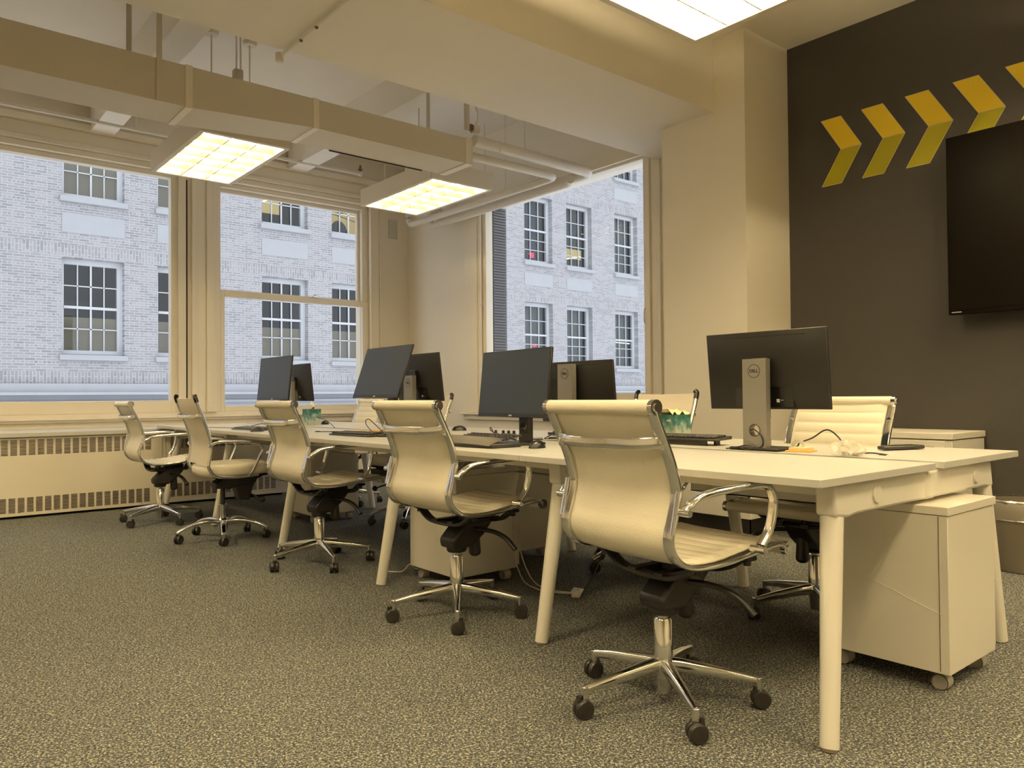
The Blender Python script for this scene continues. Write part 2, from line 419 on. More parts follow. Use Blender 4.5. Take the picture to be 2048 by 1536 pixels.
# window 3 on the right wall
w3 = fixed_window('window_3', 4.45, 6.90, .84, 3.14, 4.52, 6.83, 1.0, 3.11, 'x', XR)
mb = MB().tube([(XR-.005, 4.47, 1.62), (XR-.035, 4.47, 1.63), (XR-.035, 4.47, 1.74), (XR-.005, 4.47, 1.75)], .007)
mb.build('sash_handle', 'pipe_paint', w3)
mb = MB()
for z, y in ((2.19, 6.96), (2.10, 6.97), (2.02, 6.86), (2.17, 7.04)): mb.cyl((XR-.028, y, z), (XR-.02, y, z), .012, n=10)
mb.build('sash_knob', 'pipe_paint', w3)
mb = MB().box(XR+.12, XR+.33, 6.84, 6.90, .6, 3.5)
for i in range(88): mb.box(XR+.13, XR+.32, 6.825, 6.842, .62+i*.032, .638+i*.032)
mb.build('louvre_panel', 'louvre_metal', w3, smooth=False)

# casings, mullion, stool, picture rail on the window wall
mb = MB()
for a, b, d in ((2.47, 2.545, .022), (2.60, 2.66, .045), (2.66, 2.75, .03), (2.75, 2.82, .05), (2.82, 2.87, .03)): mb.box(a, b, YA-d, YA, .84, 3.40)
for a, b, d in ((4.74, 4.755, .05), (4.755, 4.87, .028), (4.87, 4.885, .045)): mb.box(a, b, YA-d, YA, .84, 3.40)
mb.box(.44, .66, YA-.03, YA, .84, 3.40).box(.2, .28, YA-.03, YA, .84, 3.40).box(-1.56, -1.45, YA-.03, YA, .84, 3.40)
struct(mb, 'trim_1', 'trim_paint', bevel=.005)
struct(MB().box(2.547, 2.565, YA-.004, YA+.001, .95, 3.31), 'trim_2', 'grille_dark', smooth=False)
mb = MB().box(XL, 4.90, YA-.05, YA, 3.36, 3.42).box(XL, 4.90, YA-.085, YA, 3.42, 3.47).box(XL, XR, YA-.05, YA, 3.47, 3.60).box(XL, XR, YA-.12, YA, 3.60, 3.66)
struct(mb, 'trim_3', 'trim_paint', bevel=.006)
mb = MB().box(XL, 4.90, YA-.075, YA, .785, .80).box(XL, 4.90, YA-.05, YA, .76, .785).box(XL, 4.90, YA-.02, YA, .70, .76)
struct(mb, 'trim_4', 'trim_paint', bevel=.004)
# casing of the right wall window
mb = MB()
for a, b, d in ((6.88, 6.93, .02), (6.93, 7.05, .035), (7.05, 7.17, .025), (4.30, 4.34, .02), (4.34, 4.41, .012), (4.41, 4.46, .03)): mb.box(XR-d, XR, a, b, .80, 3.16)
mb.box(XR-.03, XR, 4.34, 7.17, 3.13, 3.24).box(XR-.06, XR, 4.30, 7.25, .775, .80).box(XR-.03, XR, 4.34, 7.20, .72, .775)
mb.box(XR-.02, XR, 4.46, 6.88, .80, .93)
struct(mb, 'trim_5', 'trim_paint', bevel=.005)
# small blank plate on the pier
o = tag(MB().box(5.02, 5.15, YA-.012, YA, 3.0, 3.24).build('wall_plate', 'wall_plate', bevel=.004), 'small pale blank plate high on the pier right of the sash window', 'cover plate')

# ================================================================ brick building across the street
D = 20.0
bld = thing('brick_building', 'grey brick building across the street with white sash windows and stone panels', 'building')
cols = [.66, 3.31, 5.36, 7.99, 10.03, 12.65, 14.69, 17.28, 19.29, 21.85, 23.93]
seen = {0: cols, 1: cols, 2: [19.29, 21.85]}
WW = 1.31
ROW = [(2.02, 4.26), (5.66, 8.0), (9.36, 11.7)]
holes = [(x, x+WW, ROW[r][0], ROW[r][1]) for r in seen for x in seen[r]]
panels = [(x, x+WW, 4.84, 5.29) for x in seen[1]] + [(21.85, 21.85+WW, 8.54, 8.99)]
fac = wall_holes('facade', 'y', D, .35, -12, 34, 1.36, 13.5, holes, 'grey_brick', bld)
for p in panels:
    MB().box(p[0], p[1], D-.012, D+.02, p[2], p[3]).build('stone_panel', 'stone_trim', bld, smooth=False)
mb = MB().box(-12, 34, D-.10, D+.3, 1.16, 1.36).box(-12, 34, D-.22, D+.3, 1.10, 1.16)
mb.build('cornice', 'stone_trim', bld, smooth=False)
mb = MB().box(-12, 34, D-.06, D+.3, -8, 1.10).box(-12, 34, D-.14, D, .90, .96)
mb.build('base_course', 'stone_grey', bld, smooth=False)
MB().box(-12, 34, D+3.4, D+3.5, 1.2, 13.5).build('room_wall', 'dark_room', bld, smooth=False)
def far_window(x, r):
    z0, z1 = ROW[r]
    right = x > 15
    nx = 3 if right else 4
    y = D+.20
    f = MB()
    f.box(x, x+.07, y, y+.1, z0, z1).box(x+WW-.12, x+WW, y, y+.1, z0, z1).box(x+.07, x+WW-.12, y, y+.1, z1-.12, z1).box(x+.07, x+WW-.12, y, y+.1, z0, z0+.12)
    zm = z0+(z1-z0)*.50
    gx0, gx1, gz0, gz1 = x+.07, x+WW-.12, z0+.12, z1-.12
    f.box(gx0, gx1, y-.02, y+.05, zm-.03, zm+.03)
    pw = (gx1-gx0)/nx
    rows_u = 2; rows_l = 3 if right else 2
    for i in range(1, nx): f.box(gx0+i*pw-.012*(1.6 if i*2 == nx else 1), gx0+i*pw+.012*(1.6 if i*2 == nx else 1), y, y+.04, gz0, gz1)
    for i in range(1, rows_u): z = zm+(gz1-zm)*i/rows_u; f.box(gx0, gx1, y, y+.04, z-.012, z+.012)
    for i in range(1, rows_l): z = gz0+(zm-gz0)*i/rows_l; f.box(gx0, gx1, y, y+.04, z-.012, z+.012)
    fo = f.build('window', 'window_white', bld, smooth=False)
    MB().box(gx0, gx1, y+.05, y+.055, gz0, gz1).build('pane', 'far_glass', fo, smooth=False)
    key = (x, r)
    lit = {(7.99, 1): 'a', (10.03, 1): 'b', (19.29, 1): 'c'}
    if not right and key not in lit:
        MB().box(gx0-.05, gx1+.05, y+.12, y+.14, gz0-.05, gz0+.78 if r == 0 else gz0+.80).build('window_shade', 'shade_tan', fo, smooth=False)
    if right: MB().box(gx0-.05, gx1+.05, y+.30, y+.32, gz0-.05, gz1+.05).build('window_shade', 'shade_grey' if r == 0 or x > 21 else 'shade_dim', fo, smooth=False)
    if key in lit:
        k = lit[key]
        if k == 'a':
            MB().box(gx0-.1, gx1-.45, y+.40, y+.45, gz0+.35, gz1+.2).build('lit_wall', 'lit_room', fo, smooth=False)
            MB().cyl((gx0, y+.2, gz0+.52), (gx0+.85, y+.25, gz0+1.02), .024, n=8).cyl((gx0+.2, y+.2, gz0+1.12), (gx0+.8, y+.25, gz0+.98), .02, n=8).build('lit_tube', 'lit_tube', fo)
        if k == 'b':
            MB().box(gx0-.3, gx1+.3, y+.7, y+.75, gz0-.2, gz1+.4).build('lit_wall', 'lit_room', fo, smooth=False)
            MB().cyl((gx0, y+.3, gz0+.55), (gx1, y+.4, gz0+.8), .015, n=8).cyl((gx0, y+.3, gz0+.62), (gx1, y+.4, gz0+.45), .012, n=8).build('pipe', 'dark_room', fo)
            MB().ball((gx0+.40, y+.3, gz0+.05), .28, sc=(1, .4, 1.3)).build('jacket', 'black_plastic', fo)
        if k == 'c':
            MB().box(gx0, gx1-.05, y+.20, y+.21, gz0+.30, gz0+.66).build('lit_wall', 'lit_room', fo, smooth=False)
            MB().cyl((gx0, y+.18, gz0+.20), (gx1-.1, y+.18, gz0+.42), .018, n=8).build('lit_tube', 'lit_tube', fo)
    if key == (21.85, 0): MB().cyl((gx0, y+.15, gz0+.93), (gx1, y+.15, gz0+.90), .02, n=8).build('lit_tube', 'lit_tube', fo)
    if key == (17.28, 1): MB().box(gx0+.62, gx0+.76, y+.25, y+.27, gz0+.14, gz0+.32).box(gx0+.50, gx0+.62, y+.25, y+.27, gz0+.24, gz0+.28).build('red_sign', 'red_sign', fo, smooth=False)
    if key == (17.28, 0): MB().box(gx0+.60, gx0+.82, y+.2, y+.22, gz0+.60, gz0+.66).build('red_sign', 'red_sign', fo, smooth=False)
    MB().box(x-.05, x+WW+.06, D-.10, D+.22, z0-.12, z0+.0).box(x, x+WW, D+.1, D+.25, z0, z0+.03).build('window_sill', 'stone_trim', fo, smooth=False)
for r in seen:
    for x in seen[r]: far_window(x, r)

# ================================================================ overhead: duct, pipes, lights
duct = thing('air_duct', 'long cream rectangular air duct hung across the window bay', 'air duct')
def frustum(mb, x0, x1, a, b):
    (y0, y1, z0, z1) = a; (Y0, Y1, Z0, Z1) = b
    mb.add([(x0, y0, z0), (x0, y1, z0), (x0, y1, z1), (x0, y0, z1), (x1, Y0, Z0), (x1, Y1, Z0), (x1, Y1, Z1), (x1, Y0, Z1)],
           [(0, 1, 2, 3), (4, 7, 6, 5), (0, 4, 5, 1), (1, 5, 6, 2), (2, 6, 7, 3), (3, 7, 4, 0)])
A_ = (5.04, 5.42, 2.835, 3.10); B_ = (5.04, 5.42, 2.893, 3.10)
mb = MB(); frustum(mb, XL+.02, 1.53, A_, A_); frustum(mb, 1.53, 2.40, A_, B_); frustum(mb, 2.40, 3.75, B_, B_)
mb.build('duct_body', 'duct_paint', duct, smooth=False)
def flange(x, a, wd=.045):
    y0, y1, z0, z1 = a; t = .006
    MB().box(x-wd/2, x+wd/2, y0-t, y0, z0-t, z1+t).box(x-wd/2, x+wd/2, y1, y1+t, z0-t, z1+t).box(x-wd/2, x+wd/2, y0, y1, z0-t, z0).box(x-wd/2, x+wd/2, y0, y1, z1, z1+t).build('duct_flange', 'trim_paint', duct, bevel=.002)
flange(-.9, A_); flange(1.54, A_); flange(2.41, B_); flange(3.76, B_, .07)
for x, zt, y in ((1.36, ZS, 5.034), (1.28, ZS, 5.43), (-1.0, ZS, 5.034), (3.62, ZS, 5.43)):
    MB().box(x-.016, x+.016, y-.006, y+.004, 2.83 if y < 5.2 else 2.95, zt).build('hanger_strap', 'duct_paint', duct, smooth=False)
MB().box(2.7, 3.55, 5.42, 5.428, 2.885, 2.895).build('slot_gap', 'grille_dark', duct, smooth=False)
# light fixtures
def light_fixture(name, cx, cy, lx, ly, label, zt, rods=((0, .45), (0, -.45)), z0=2.88, h=.16, tube='fluorescent_tube', refl='reflector_white'):
    root = thing(name, label, 'ceiling light', (cx, cy, z0), 0, 'box ceiling lights with louvres')
    a, b = lx/2, ly/2; o_ = .035
    mb = MB()
    for x0, x1, y0, y1 in ((-a-o_, -a, -b-o_, b+o_), (a, a+o_, -b-o_, b+o_), (-a, a, -b-o_, -b), (-a, a, b, b+o_)): mb.box(x0, x1, y0, y1, 0, h)
    if ly > lx:
        mb.box(-a, a, -b, b, h-.01, h); mb.m = 1
        mb.box(-a+.001, a-.001, -b+.001, b-.001, h-.016, h-.0105)
    else:                       # near fixtures: top slots added to spill light onto the ceiling
        for y0, y1 in ((-b*.97, -b*.18), (b*.18, b*.97)): mb.box(-a, a, y0, y1, h-.01, h)
        mb.m = 1
    mb.build('housing', ['fixture_paint', refl], root, smooth=False)
    mb = MB(); long_y = ly > lx
    for k in (1, 2): 
        if long_y: x = -a+2*a*k/3; mb.box(x-.004, x+.004, -b, b, .004, .05)
        else: y = -b+2*b*k/3; mb.box(-a, a, y-.004, y+.004, .004, .05)
    for k in range(1, 6):
        if long_y: y = -b+2*b*k/6; mb.box(-a, a, y-.003, y+.003, .004, .05)
        else: x = -a+2*a*k/6; mb.box(x-.003, x+.003, -b, b, .004, .05)
    mb.build('louvre_grid', refl, root, smooth=False)
    for k in (-.62, 0, .62):
        p0, p1 = ((k*a, -b+.03, .095), (k*a, b-.03, .095)) if long_y else ((-a+.03, k*b, .095), (a-.03, k*b, .095))
        MB().cyl(p0, p1, .017, n=12).build('fluorescent_tube', tube, root)
    for rx, ry in rods:
        MB().cyl((rx, ry, h), (rx, ry, zt-z0-.012), .007, n=8).lathe([(.001, zt-z0-.03), (.05, zt-z0-.03), (.06, zt-z0)], (rx, ry, 0), 16).build('hanger_rod', 'fixture_paint', root)
    return root
LX, LY = .60, 1.20
light_fixture('ceiling_light', 2.11, 6.185, LX, LY, 'lit box light behind the duct, left of the two over the window bay', ZS, ((-.04, .02), (.27, .02)), tube='dim_tube', refl='reflector_darkened')
light_fixture('ceiling_light', 4.05, 6.15, LX, LY, 'lit box light hanging past the end of the duct near the pipes', ZS, ((-.25, -.3), (-.25, .3)), tube='dimmer_tube', refl='reflector_darkened')
light_fixture('ceiling_light', 2.785, 2.20, 1.20, .60, 'glaring lit box light hanging low in front of the beam at the top edge', ZC)
for cx, cy, l in ((.15, 6.15, 'lit box light over the radiator bench beyond the left edge'), (-1.8, 6.15, 'lit box light at the far left end of the window bay')):
    light_fixture('ceiling_light', cx, cy, LX, LY, l, ZS, z0=2.95)
n_ = 0
for cx, cy in ((4.45, .85), (4.45, -1.2), (.55, 2.20), (-1.7, 2.20), (2.785, -.1), (.55, -.1), (-1.7, -.1), (2.785, -2.3), (.55, -2.3)):  # first two added out of view to brighten the dark wall
    l = 'lit box light under the near ceiling, ' + ('added unseen beyond the right edge to brighten the dark wall' if cx > 4 else 'row nearest the beam, left of the glaring one' if cy > 1 else 'behind the viewer over the open carpet')
    light_fixture('ceiling_light', cx, cy, 1.20, .60, l, ZC)
# pipes
def pipe(name, label, path, r, cat='pipe', mat_='pipe_paint', extra=None):
    root = thing(name, label, cat)
    pts = []
    P = [Vector(p) for p in path]
    for i, p in enumerate(P):      # rounded corners
        if 0 < i < len(P)-1:
            a = (P[i-1]-p).normalized(); b = (P[i+1]-p).normalized(); q = min(.10, (P[i-1]-p).length*.4, (P[i+1]-p).length*.4)
            for t in (0, .25, .5, .75, 1): pts.append((p+a*q)*(1-t)**2+p*2*t*(1-t)+(p+b*q)*t*t)
        else: pts.append(p)
    MB().sweep(pts, circ(r, 14), up=(.013, .027, 1)).build('pipe_run', mat_, root)
    return root
p1 = pipe('insulated_pipe', 'thick insulated pipe running from the duct end to the right wall', [(3.80, 5.02, 3.09), (5.17, 5.02, 3.07), (5.17, 7.55, 3.07), (5.17, 7.55, 3.9)], .048)
for x in (4.05, 4.5, 4.95): MB().lathe([(.05, -.004), (.052, 0), (.05, .004)], (x, 5.02, 3.085), 14, 'x').build('pipe_band', 'trim_paint', p1)
MB().cyl((4.35, 5.02, 3.12), (4.35, 5.02, ZS), .005, n=6).build('hanger_rod', 'fixture_paint', p1)
p2 = pipe('insulated_pipe', 'insulated pipe below the duct-end pipe, bending back along the hung light', [(3.80, 5.10, 2.985), (4.80, 5.10, 2.985), (4.80, 7.62, 2.985), (4.80, 7.62, 3.9)], .036)
p3 = pipe('insulated_pipe', 'lowest insulated pipe running along the top of the right window', [(4.98, 5.10, 2.995), (5.06, 5.20, 2.995), (5.06, 7.55, 2.995), (5.06, 7.55, 3.9)], .040)
MB().tube([(5.02, 6.25, 3.04), (4.98, 6.22, 3.07), (4.93, 6.25, 3.06), (4.96, 6.35, 3.05)], .009).build('wire_hook', 'copper_fitting', p3)
for y in (6.15, 6.5): MB().cyl((5.06, y, 3.03), (5.06, y, ZS), .005, n=6).build('hanger_rod', 'fixture_paint', p3)
v = thing('duct_valve', 'small round valve and actuator at the end of the duct', 'valve', (3.84, 5.06, 3.2))
MB().lathe([(.001, -.03), (.035, -.03), (.035, .03), (.001, .03)], (0, 0, 0), 16, 'x').build('valve_body', 'pipe_paint', v)
MB().box(-.07, -.02, -.02, .02, -.015, .03).build('actuator', 'copper_fitting', v, bevel=.004)
MB().box(-.10, -.07, -.02, .02, -.02, .72).build('support_post', 'duct_paint', v, bevel=.002)
MB().tube([(0, 0, .03), (.03, .0, .12), (.0, .01, .3), (.03, 0, .70)], .006).build('conduit', 'pipe_paint', v)
p4 = pipe('sprinkler_pipe', 'thin sprinkler pipe running above the window heads', [(XL+.02, 8.0, 3.585), (4.38, 8.0, 3.60)], .019)
MB().lathe([(.001, .10), (.012, .10), (.012, .06), (.028, .055), (.028, .045), (.010, .04), (.010, .0)], (4.38, 8.0, 3.60), 12).build('sprinkler_head', 'copper_fitting', p4)
MB().ball((4.38, 8.0, 3.60), .03).build('elbow_fitting', 'pipe_paint', p4)
for x in (1.95, 4.0): MB().cyl((x, 8.0, 3.6), (x, 8.0, ZS), .005, n=6).build('hanger_rod', 'fixture_paint', p4)
p5 = pipe('conduit_pipe', 'thin pipe with couplings strapped under the big beam', [(1.87, 3.36, 3.03), (1.87, 4.40, 3.03)], .010)
MB().cyl((1.87, 4.40, 3.0), (1.87, 4.40, 3.05), .024, n=12).build('elbow_fitting', 'pipe_paint', p5)
for y in (3.9, 4.1): MB().ball((1.87, y, 3.02), .011).build('coupling', 'copper_fitting', p5)
p6 = thing('junction_box', 'small grey box with cables standing on top of the duct', 'junction box', (1.93, 5.25, 3.10))
MB().box(-.03, .03, -.03, .03, 0, .15).build('box_body', 'duct_paint', p6, bevel=.006)
MB().tube([(-.01, 0, .15), (-.01, 0, .4), (-.03, 0, .81)], .006).tube([(.02, 0, .15), (.02, 0, .81)], .006).build('cable_pair', 'pipe_paint', p6)
MB().ball((-.05, 0, .04), .03).build('cable_gland', 'grille_dark', p6)

# ================================================================ radiator bench
rad = thing('radiator_cover', 'long cream radiator cover with slotted grilles under the windows', 'radiator cover')
X0R, X1R, YR = -2.6, 3.27, 7.50
MB().box(X0R, 2.05, YR, YA-.02, .02, .67).box(2.085, X1R, YR+.012, YA-.02, .02, .67).box(2.05, 2.085, YR+.006, YA-.02, .02, .67).build('cover_body', 'trim_paint', rad, bevel=.004)
MB().box(X0R, X1R+.03, YR-.03, YA-.02, .672, .71).build('shelf_top', 'desk_laminate', rad, bevel=.004)
mb = MB().box(X1R-.05, X1R-.035, YR+.010, YR+.013, .02, .62)
def slots(xs, z0, n, pitch, y):
    for x in xs:
        for i in range(n): mb.box(x, x+.047, y-.002, y+.001, z0+i*pitch, z0+i*pitch+.0062)
g1 = [.872+.0647*i for i in range(-40, 17)]
g2 = [2.13+.0647*i for i in range(0, 16)]
mb = MB(); slots([x for x in g1 if x > X0R+.05], .525, 11, .0118, YR); slots(g2, .525, 11, .0118, YR+.012)
mb.build('upper_grille', 'grille_dark', rad, smooth=False)
mb = MB(); slots([x-.012 for x in g1 if x > X0R+.1], .052, 11, .0112, YR); slots([x-.012 for x in g2], .075, 11, .0112, YR+.012)
mb.build('lower_grille', 'grille_dark', rad, smooth=False)

# ================================================================ wall graphics, screen, cabinet
for k in range(6):
    y = 2.817-.296*k
    root = thing('wall_chevron', ['leftmost yellow chevron painted on the dark wall', 'second yellow chevron from the column on the dark wall', 'middle yellow chevron left of the wall screen', 'yellow chevron partly behind the top left corner of the wall screen', 'yellow chevron over the wall screen at the right edge', 'yellow chevron over the wall screen beyond the right edge'][k], 'wall graphic', (XR, y, 0), 0, 'yellow chevrons on the dark wall')
    def para(z0, z1, y0, y1, m, nm):
        t = -.0015
        pts = [(t, y0, z0), (t, y0-.148, z0), (t, y1-.148, z1), (t, y1, z1)]
        MB().prism(pts, (.0012, 0, 0)).build(nm, m, root, smooth=False)
        e = .0035; q = MB(); P = [Vector(p)+Vector((-.0002, 0, 0)) for p in pts]
        for i in range(4):
            a, b = P[i], P[(i+1) % 4]; d = (b-a).normalized(); nrm = Vector((0, -d.z, d.y))*e*.5
            q.add([a-nrm, b-nrm, b+nrm, a+nrm], [(0, 1, 2, 3)])
        return q
    q1 = para(2.96, 2.722, 0, -.145, 'chevron_yellow', 'upper_arm')
    q2 = para(2.72, 2.48, -.145, .0, 'chevron_green', 'lower_arm')
    q1.add(q2.v, q2.f); q1.build('pale_edge', 'chevron_edge', root, smooth=False)
tv = thing('wall_screen', 'large black flat screen mounted on the dark wall', 'television', (5.14, 1.92, 0))
MB().box(0, .05, -1.72, 0, 1.46, 2.565).build('screen_body', 'tv_black', tv, bevel=.004)
MB().box(-.002, .0, -1.71, -.01, 1.49, 2.555).build('display', 'tv_black', tv, smooth=False)
MB().box(-.003, .0, -.075, -.02, 1.472, 1.476).build('maker_mark', 'white_label', tv, smooth=False)
MB().box(.05, XR-5.14, -1.2, -.5, 1.7, 2.3).build('wall_bracket', 'black_plastic', tv, smooth=False)
cab = thing('storage_cabinet', 'low white storage cabinet against the dark wall', 'cabinet', (4.78, 1.775, 0))
MB().box(0.01, .50, .005, 1.02, 0, .70).build('cabinet_body', 'steel_cabinet', cab, bevel=.003)
MB().box(0, .51, 0, 1.03, .705, .742).build('cabinet_top', 'desk_edge', cab, bevel=.003)
for i in range(3):
    d = MB().box(0, .012, .045+i*.325, .36+i*.325, .04, .695).build('door', 'steel_cabinet', cab, bevel=.002)
    MB().box(-.001, .0, .10+i*.325, .17+i*.325, .652, .662).build('finger_slot', 'grille_dark', d, smooth=False)

# ================================================================ benching desk
desk = thing('bench_desk', 'long white double bench desk running from the window to the near corner', 'desk')
L_ = 1.28; ys = [1.077+L_*i for i in range(6)]
for i in range(5):
    for x0, x1 in ((1.997, 2.757), (2.83, 3.564)):
        mb = MB().box(x0, x1, ys[i]+.0012, ys[i+1]-.0012, .7155, .74)
        mb.build('desktop', 'desk_laminate', desk, bevel=.0022)
for i, y in enumerate((1.132, 2.285, 3.53, 4.79, 6.05, 7.36)):
    # cross rail with rounded shoulders that flow into the legs
    pts = [(2.116, .714), (2.121, .622), (2.192, .612), (2.25, .618), (3.265, .618), (3.30, .612), (3.350, .613), (3.330, .714)]
    MB().prism([(x, y-.032, z) for x, z in pts], (0, .064, 0)).build('cross_rail', 'desk_metal', desk, bevel=.010, seg=3)
    for cx in (2.37, 3.17): MB().cyl((cx, y-.038, .668), (cx, y-.031, .668), .027, n=28).build('rail_cap', 'desk_metal', desk, bevel=.0015)
    MB().box(2.72, 2.80, y-.036, y+.036, .616, .714).build('rail_joint', 'desk_metal', desk, bevel=.012, seg=3)
    for (fx, fy), (tx, ty) in (((2.017, 1.075) if i == 0 else (2.032, y-.015), (2.157, y)), ((3.40, y-.03), (3.320, y))):
        lg = MB().cyl((fx, fy, .006), (tx, ty, .616), .0255, .033, n=28).build('leg', 'desk_metal', desk)
        MB().cyl((fx-.001, fy, 0), (fx, fy, .008), .022, n=20).build('foot_glide', 'foot_plastic', lg)
for x in (2.22, 2.62, 2.95, 3.28):
    MB().box(x-.02, x+.02, 1.16, 7.34, .668, .7145).build('long_rail', 'desk_metal', desk, bevel=.003)
for i in range(5):
    MB().box(2.74, 2.86, ys[i]+.2, ys[i]+1.0, .56, .565).box(2.74, 2.745, ys[i]+.2, ys[i]+1.0, .56, .64).box(2.855, 2.86, ys[i]+.2, ys[i]+1.0, .56, .64).box(2.74, 2.745, ys[i]+.2, ys[i]+.24, .64, .714).box(2.74, 2.745, ys[i]+.96, ys[i]+1.0, .64, .714).build('cable_tray', 'desk_metal', desk, smooth=False)

# ================================================================ pedestals
def pedestal(label, x, y, rz, sx=.40, sy=.43, h=.605, group='mobile drawer pedestals under the desk'):
    """origin at the near left bottom corner; drawers on the +x side"""
    r = thing('drawer_pedestal', label, 'pedestal', (x, y, 0), rz, group)
    MB().box(0, sx, 0, sy, .062, h-.03).build('carcass', 'steel_cabinet', r, bevel=.002)
    MB().box(-.004, sx+.018, -.004, sy+.004, h-.028, h).build('pedestal_top', 'steel_cabinet', r, bevel=.002)
    MB().box(-.0015, 0.0, .028, .0295, .07, h-.032).build('back_seam', 'grille_dark', r, smooth=False)
    for z0, z1 in ((.075, .30), (.306, .455), (.461, h-.034)):
        d = MB().box(sx+.001, sx+.018, .004, sy-.004, z0, z1).build('drawer', 'steel_cabinet', r, bevel=.002)
    for cx, cy in ((.05, .05), (sx-.05, .05), (.05, sy-.05), (sx-.05, sy-.05)):
        c = MB().cyl((cx-.018, cy-.006, .024), (cx-.006, cy-.006, .024), .024, n=20).cyl((cx+.006, cy-.006, .024), (cx+.018, cy-.006, .024), .024, n=20)
        c.m = 1
        c.lathe([(.0275, -.021), (.0285, 0), (.0275, .021)], (cx, cy-.006, .026), 20, 'x')
        c.v = [(p[0], p[1], max(p[2], 0.0)) for p in c.v]
        c.cyl((cx, cy, .05), (cx, cy, .063), .012, n=12).box(cx-.03, cx+.03, cy-.03, cy+.03, .058, .062)
        c.build('caster', ['caster_wheel_grey', 'caster_grey'], r)
    return r
pd1 = pedestal('white drawer pedestal sticking out under the near right end of the desk', 2.672, 1.012, 0)
sc = MB()
P = [(-.001, .30, .345), (-.001, .24, .325), (-.001, .16, .295), (-.001, .08, .262), (-.001, .03, .235)]
P = [(-.001, .27, .333), (-.001, .19, .312), (-.001, .10, .280), (-.001, .012, .252)]
sc.sweep(smooth(P), circ(.0011, 5)); sc.ball((-.001, .31, .39), .002, n=6).ball((-.001, .305, .345), .002, n=6).ball((-.001, .13, .19), .0018, n=6)
sc.build('scratch', 'white_label', pd1)
pedestal('white drawer pedestal behind the second nearest chair, facing across the desk', 2.256, 3.155, R(0), group=None)
pedestal('pale drawer pedestal under the far half of the desk behind the third chair', 2.62, 5.60, R(0), group=None)
pedestal('white drawer pedestal under the window side of the desk beside the second pedestal', 2.80, 3.47, R(0), .40, .43, .60, group=None)

# ================================================================ chairs
def caster_mb(r=.029, w=.024):
    c = MB()
    for s in (-1, 1):
        c.lathe([(.001, s*.004), (r*.9, s*.004), (r, s*.007), (r, s*(w-.006)), (r*.88, s*(w-.001)), (r*.55, s*w), (.001, s*(w-.002))], (0, 0, r), 20, 'y')
    c.lathe([(r*.6, -.004), (r*.6, .004)], (0, 0, r), 14, 'y')
    c.box(-.012, .02, -.012, .012, r, r*1.9).cyl((.014, 0, r*1.2), (.014, 0, r*2.3), .009, n=12)
    return c
BACKP = [(-.262, .935), (-.250, .905), (-.225, .855), (-.197, .795), (-.178, .74), (-.171, .70), (-.176, .665), (-.190, .62), (-.203, .578), (-.198, .54), (-.172, .508), (-.13, .489)]
SEATP = [(-.13, .489), (-.06, .481), (.02, .482), (.10, .491), (.18, .502), (.25, .510), (.285, .508), (.31, .495)]
def resample(P, n):
    S = smooth([(p[0], 0, p[1]) for p in P], 12); d = [0]
    for i in range(1, len(S)): d.append(d[-1]+(S[i]-S[i-1]).length)
    out = []; j = 0
    for k in range(n):
        t = d[-1]*k/(n-1)
        while j < len(d)-2 and d[j+1] < t: j += 1
        a = (t-d[j])/max(1e-9, d[j+1]-d[j]); out.append(S[j].lerp(S[j+1], a))
    return out, d[-1]
def sling(P, n, rib, hw=.212, th=.011, dished=.006, amp=.0055):
    S, ln = resample(P, n); mb = MB(); us = [-1, -.97, -.88, -.5, 0, .5, .88, .97, 1]; k = len(us)
    rows_f = []; rows_b = []
    for i, p in enumerate(S):
        t = (S[min(i+1, n-1)]-S[max(i-1, 0)]).normalized(); nrm = Vector((-t.z, 0, t.x))
        if nrm.x < 0 and abs(nrm.x) > abs(nrm.z): nrm = -nrm
        if nrm.z < 0 and abs(nrm.z) >= abs(nrm.x): nrm = -nrm
        s = ln*i/(n-1); ph = (s/rib) % 1 if rib else .5
        b = amp*(abs(math.sin(PI*ph))**.45) if rib else 0
        f = []; g = []
        for u in us:
            e = 1 if abs(u) < .9 else (.45 if abs(u) < .98 else 0)
            dd = -dished*(1-u*u)
            f.append(Vector((p.x, u*hw, p.z))+nrm*(th*.5*max(e, .25)+b*(1 if abs(u) < .9 else .0)+dd)); g.append(Vector((p.x, u*hw, p.z))-nrm*(th*.5*max(e, .25)-dd))
        rows_f.append(f); rows_b.append(g)
    vs = []
    for f, g in zip(rows_f, rows_b): vs += f+g[::-1]
    K = 2*k; fs = [(i*K+j, i*K+(j+1) % K, (i+1)*K+(j+1) % K, (i+1)*K+j) for i in range(n-1) for j in range(K)]
    fs += [tuple(range(K))[::-1], tuple((n-1)*K+j for j in range(K))]
    return mb.add(vs, fs)
def straight_leg(root, ang):
    l = MB()
    path = [(.022, 0, .118), (.06, 0, .115), (.20, 0, .098), (.292, 0, .083)]
    l.sweep(path, rrect(.036, .046, .017, 4), scales=[1.05, 1.0, .74, .52])
    l.cyl((.290, 0, .094), (.290, 0, .056), .0115, n=14)
    o = l.build('leg', 'chrome', root, bevel=.002); o.rotation_euler = (0, 0, R(ang))
    c = caster_mb().build('caster', 'caster_black', o); c.location = (.296, 0, 0); c.rotation_euler = (0, 0, R((ang*37) % 360))
    return o
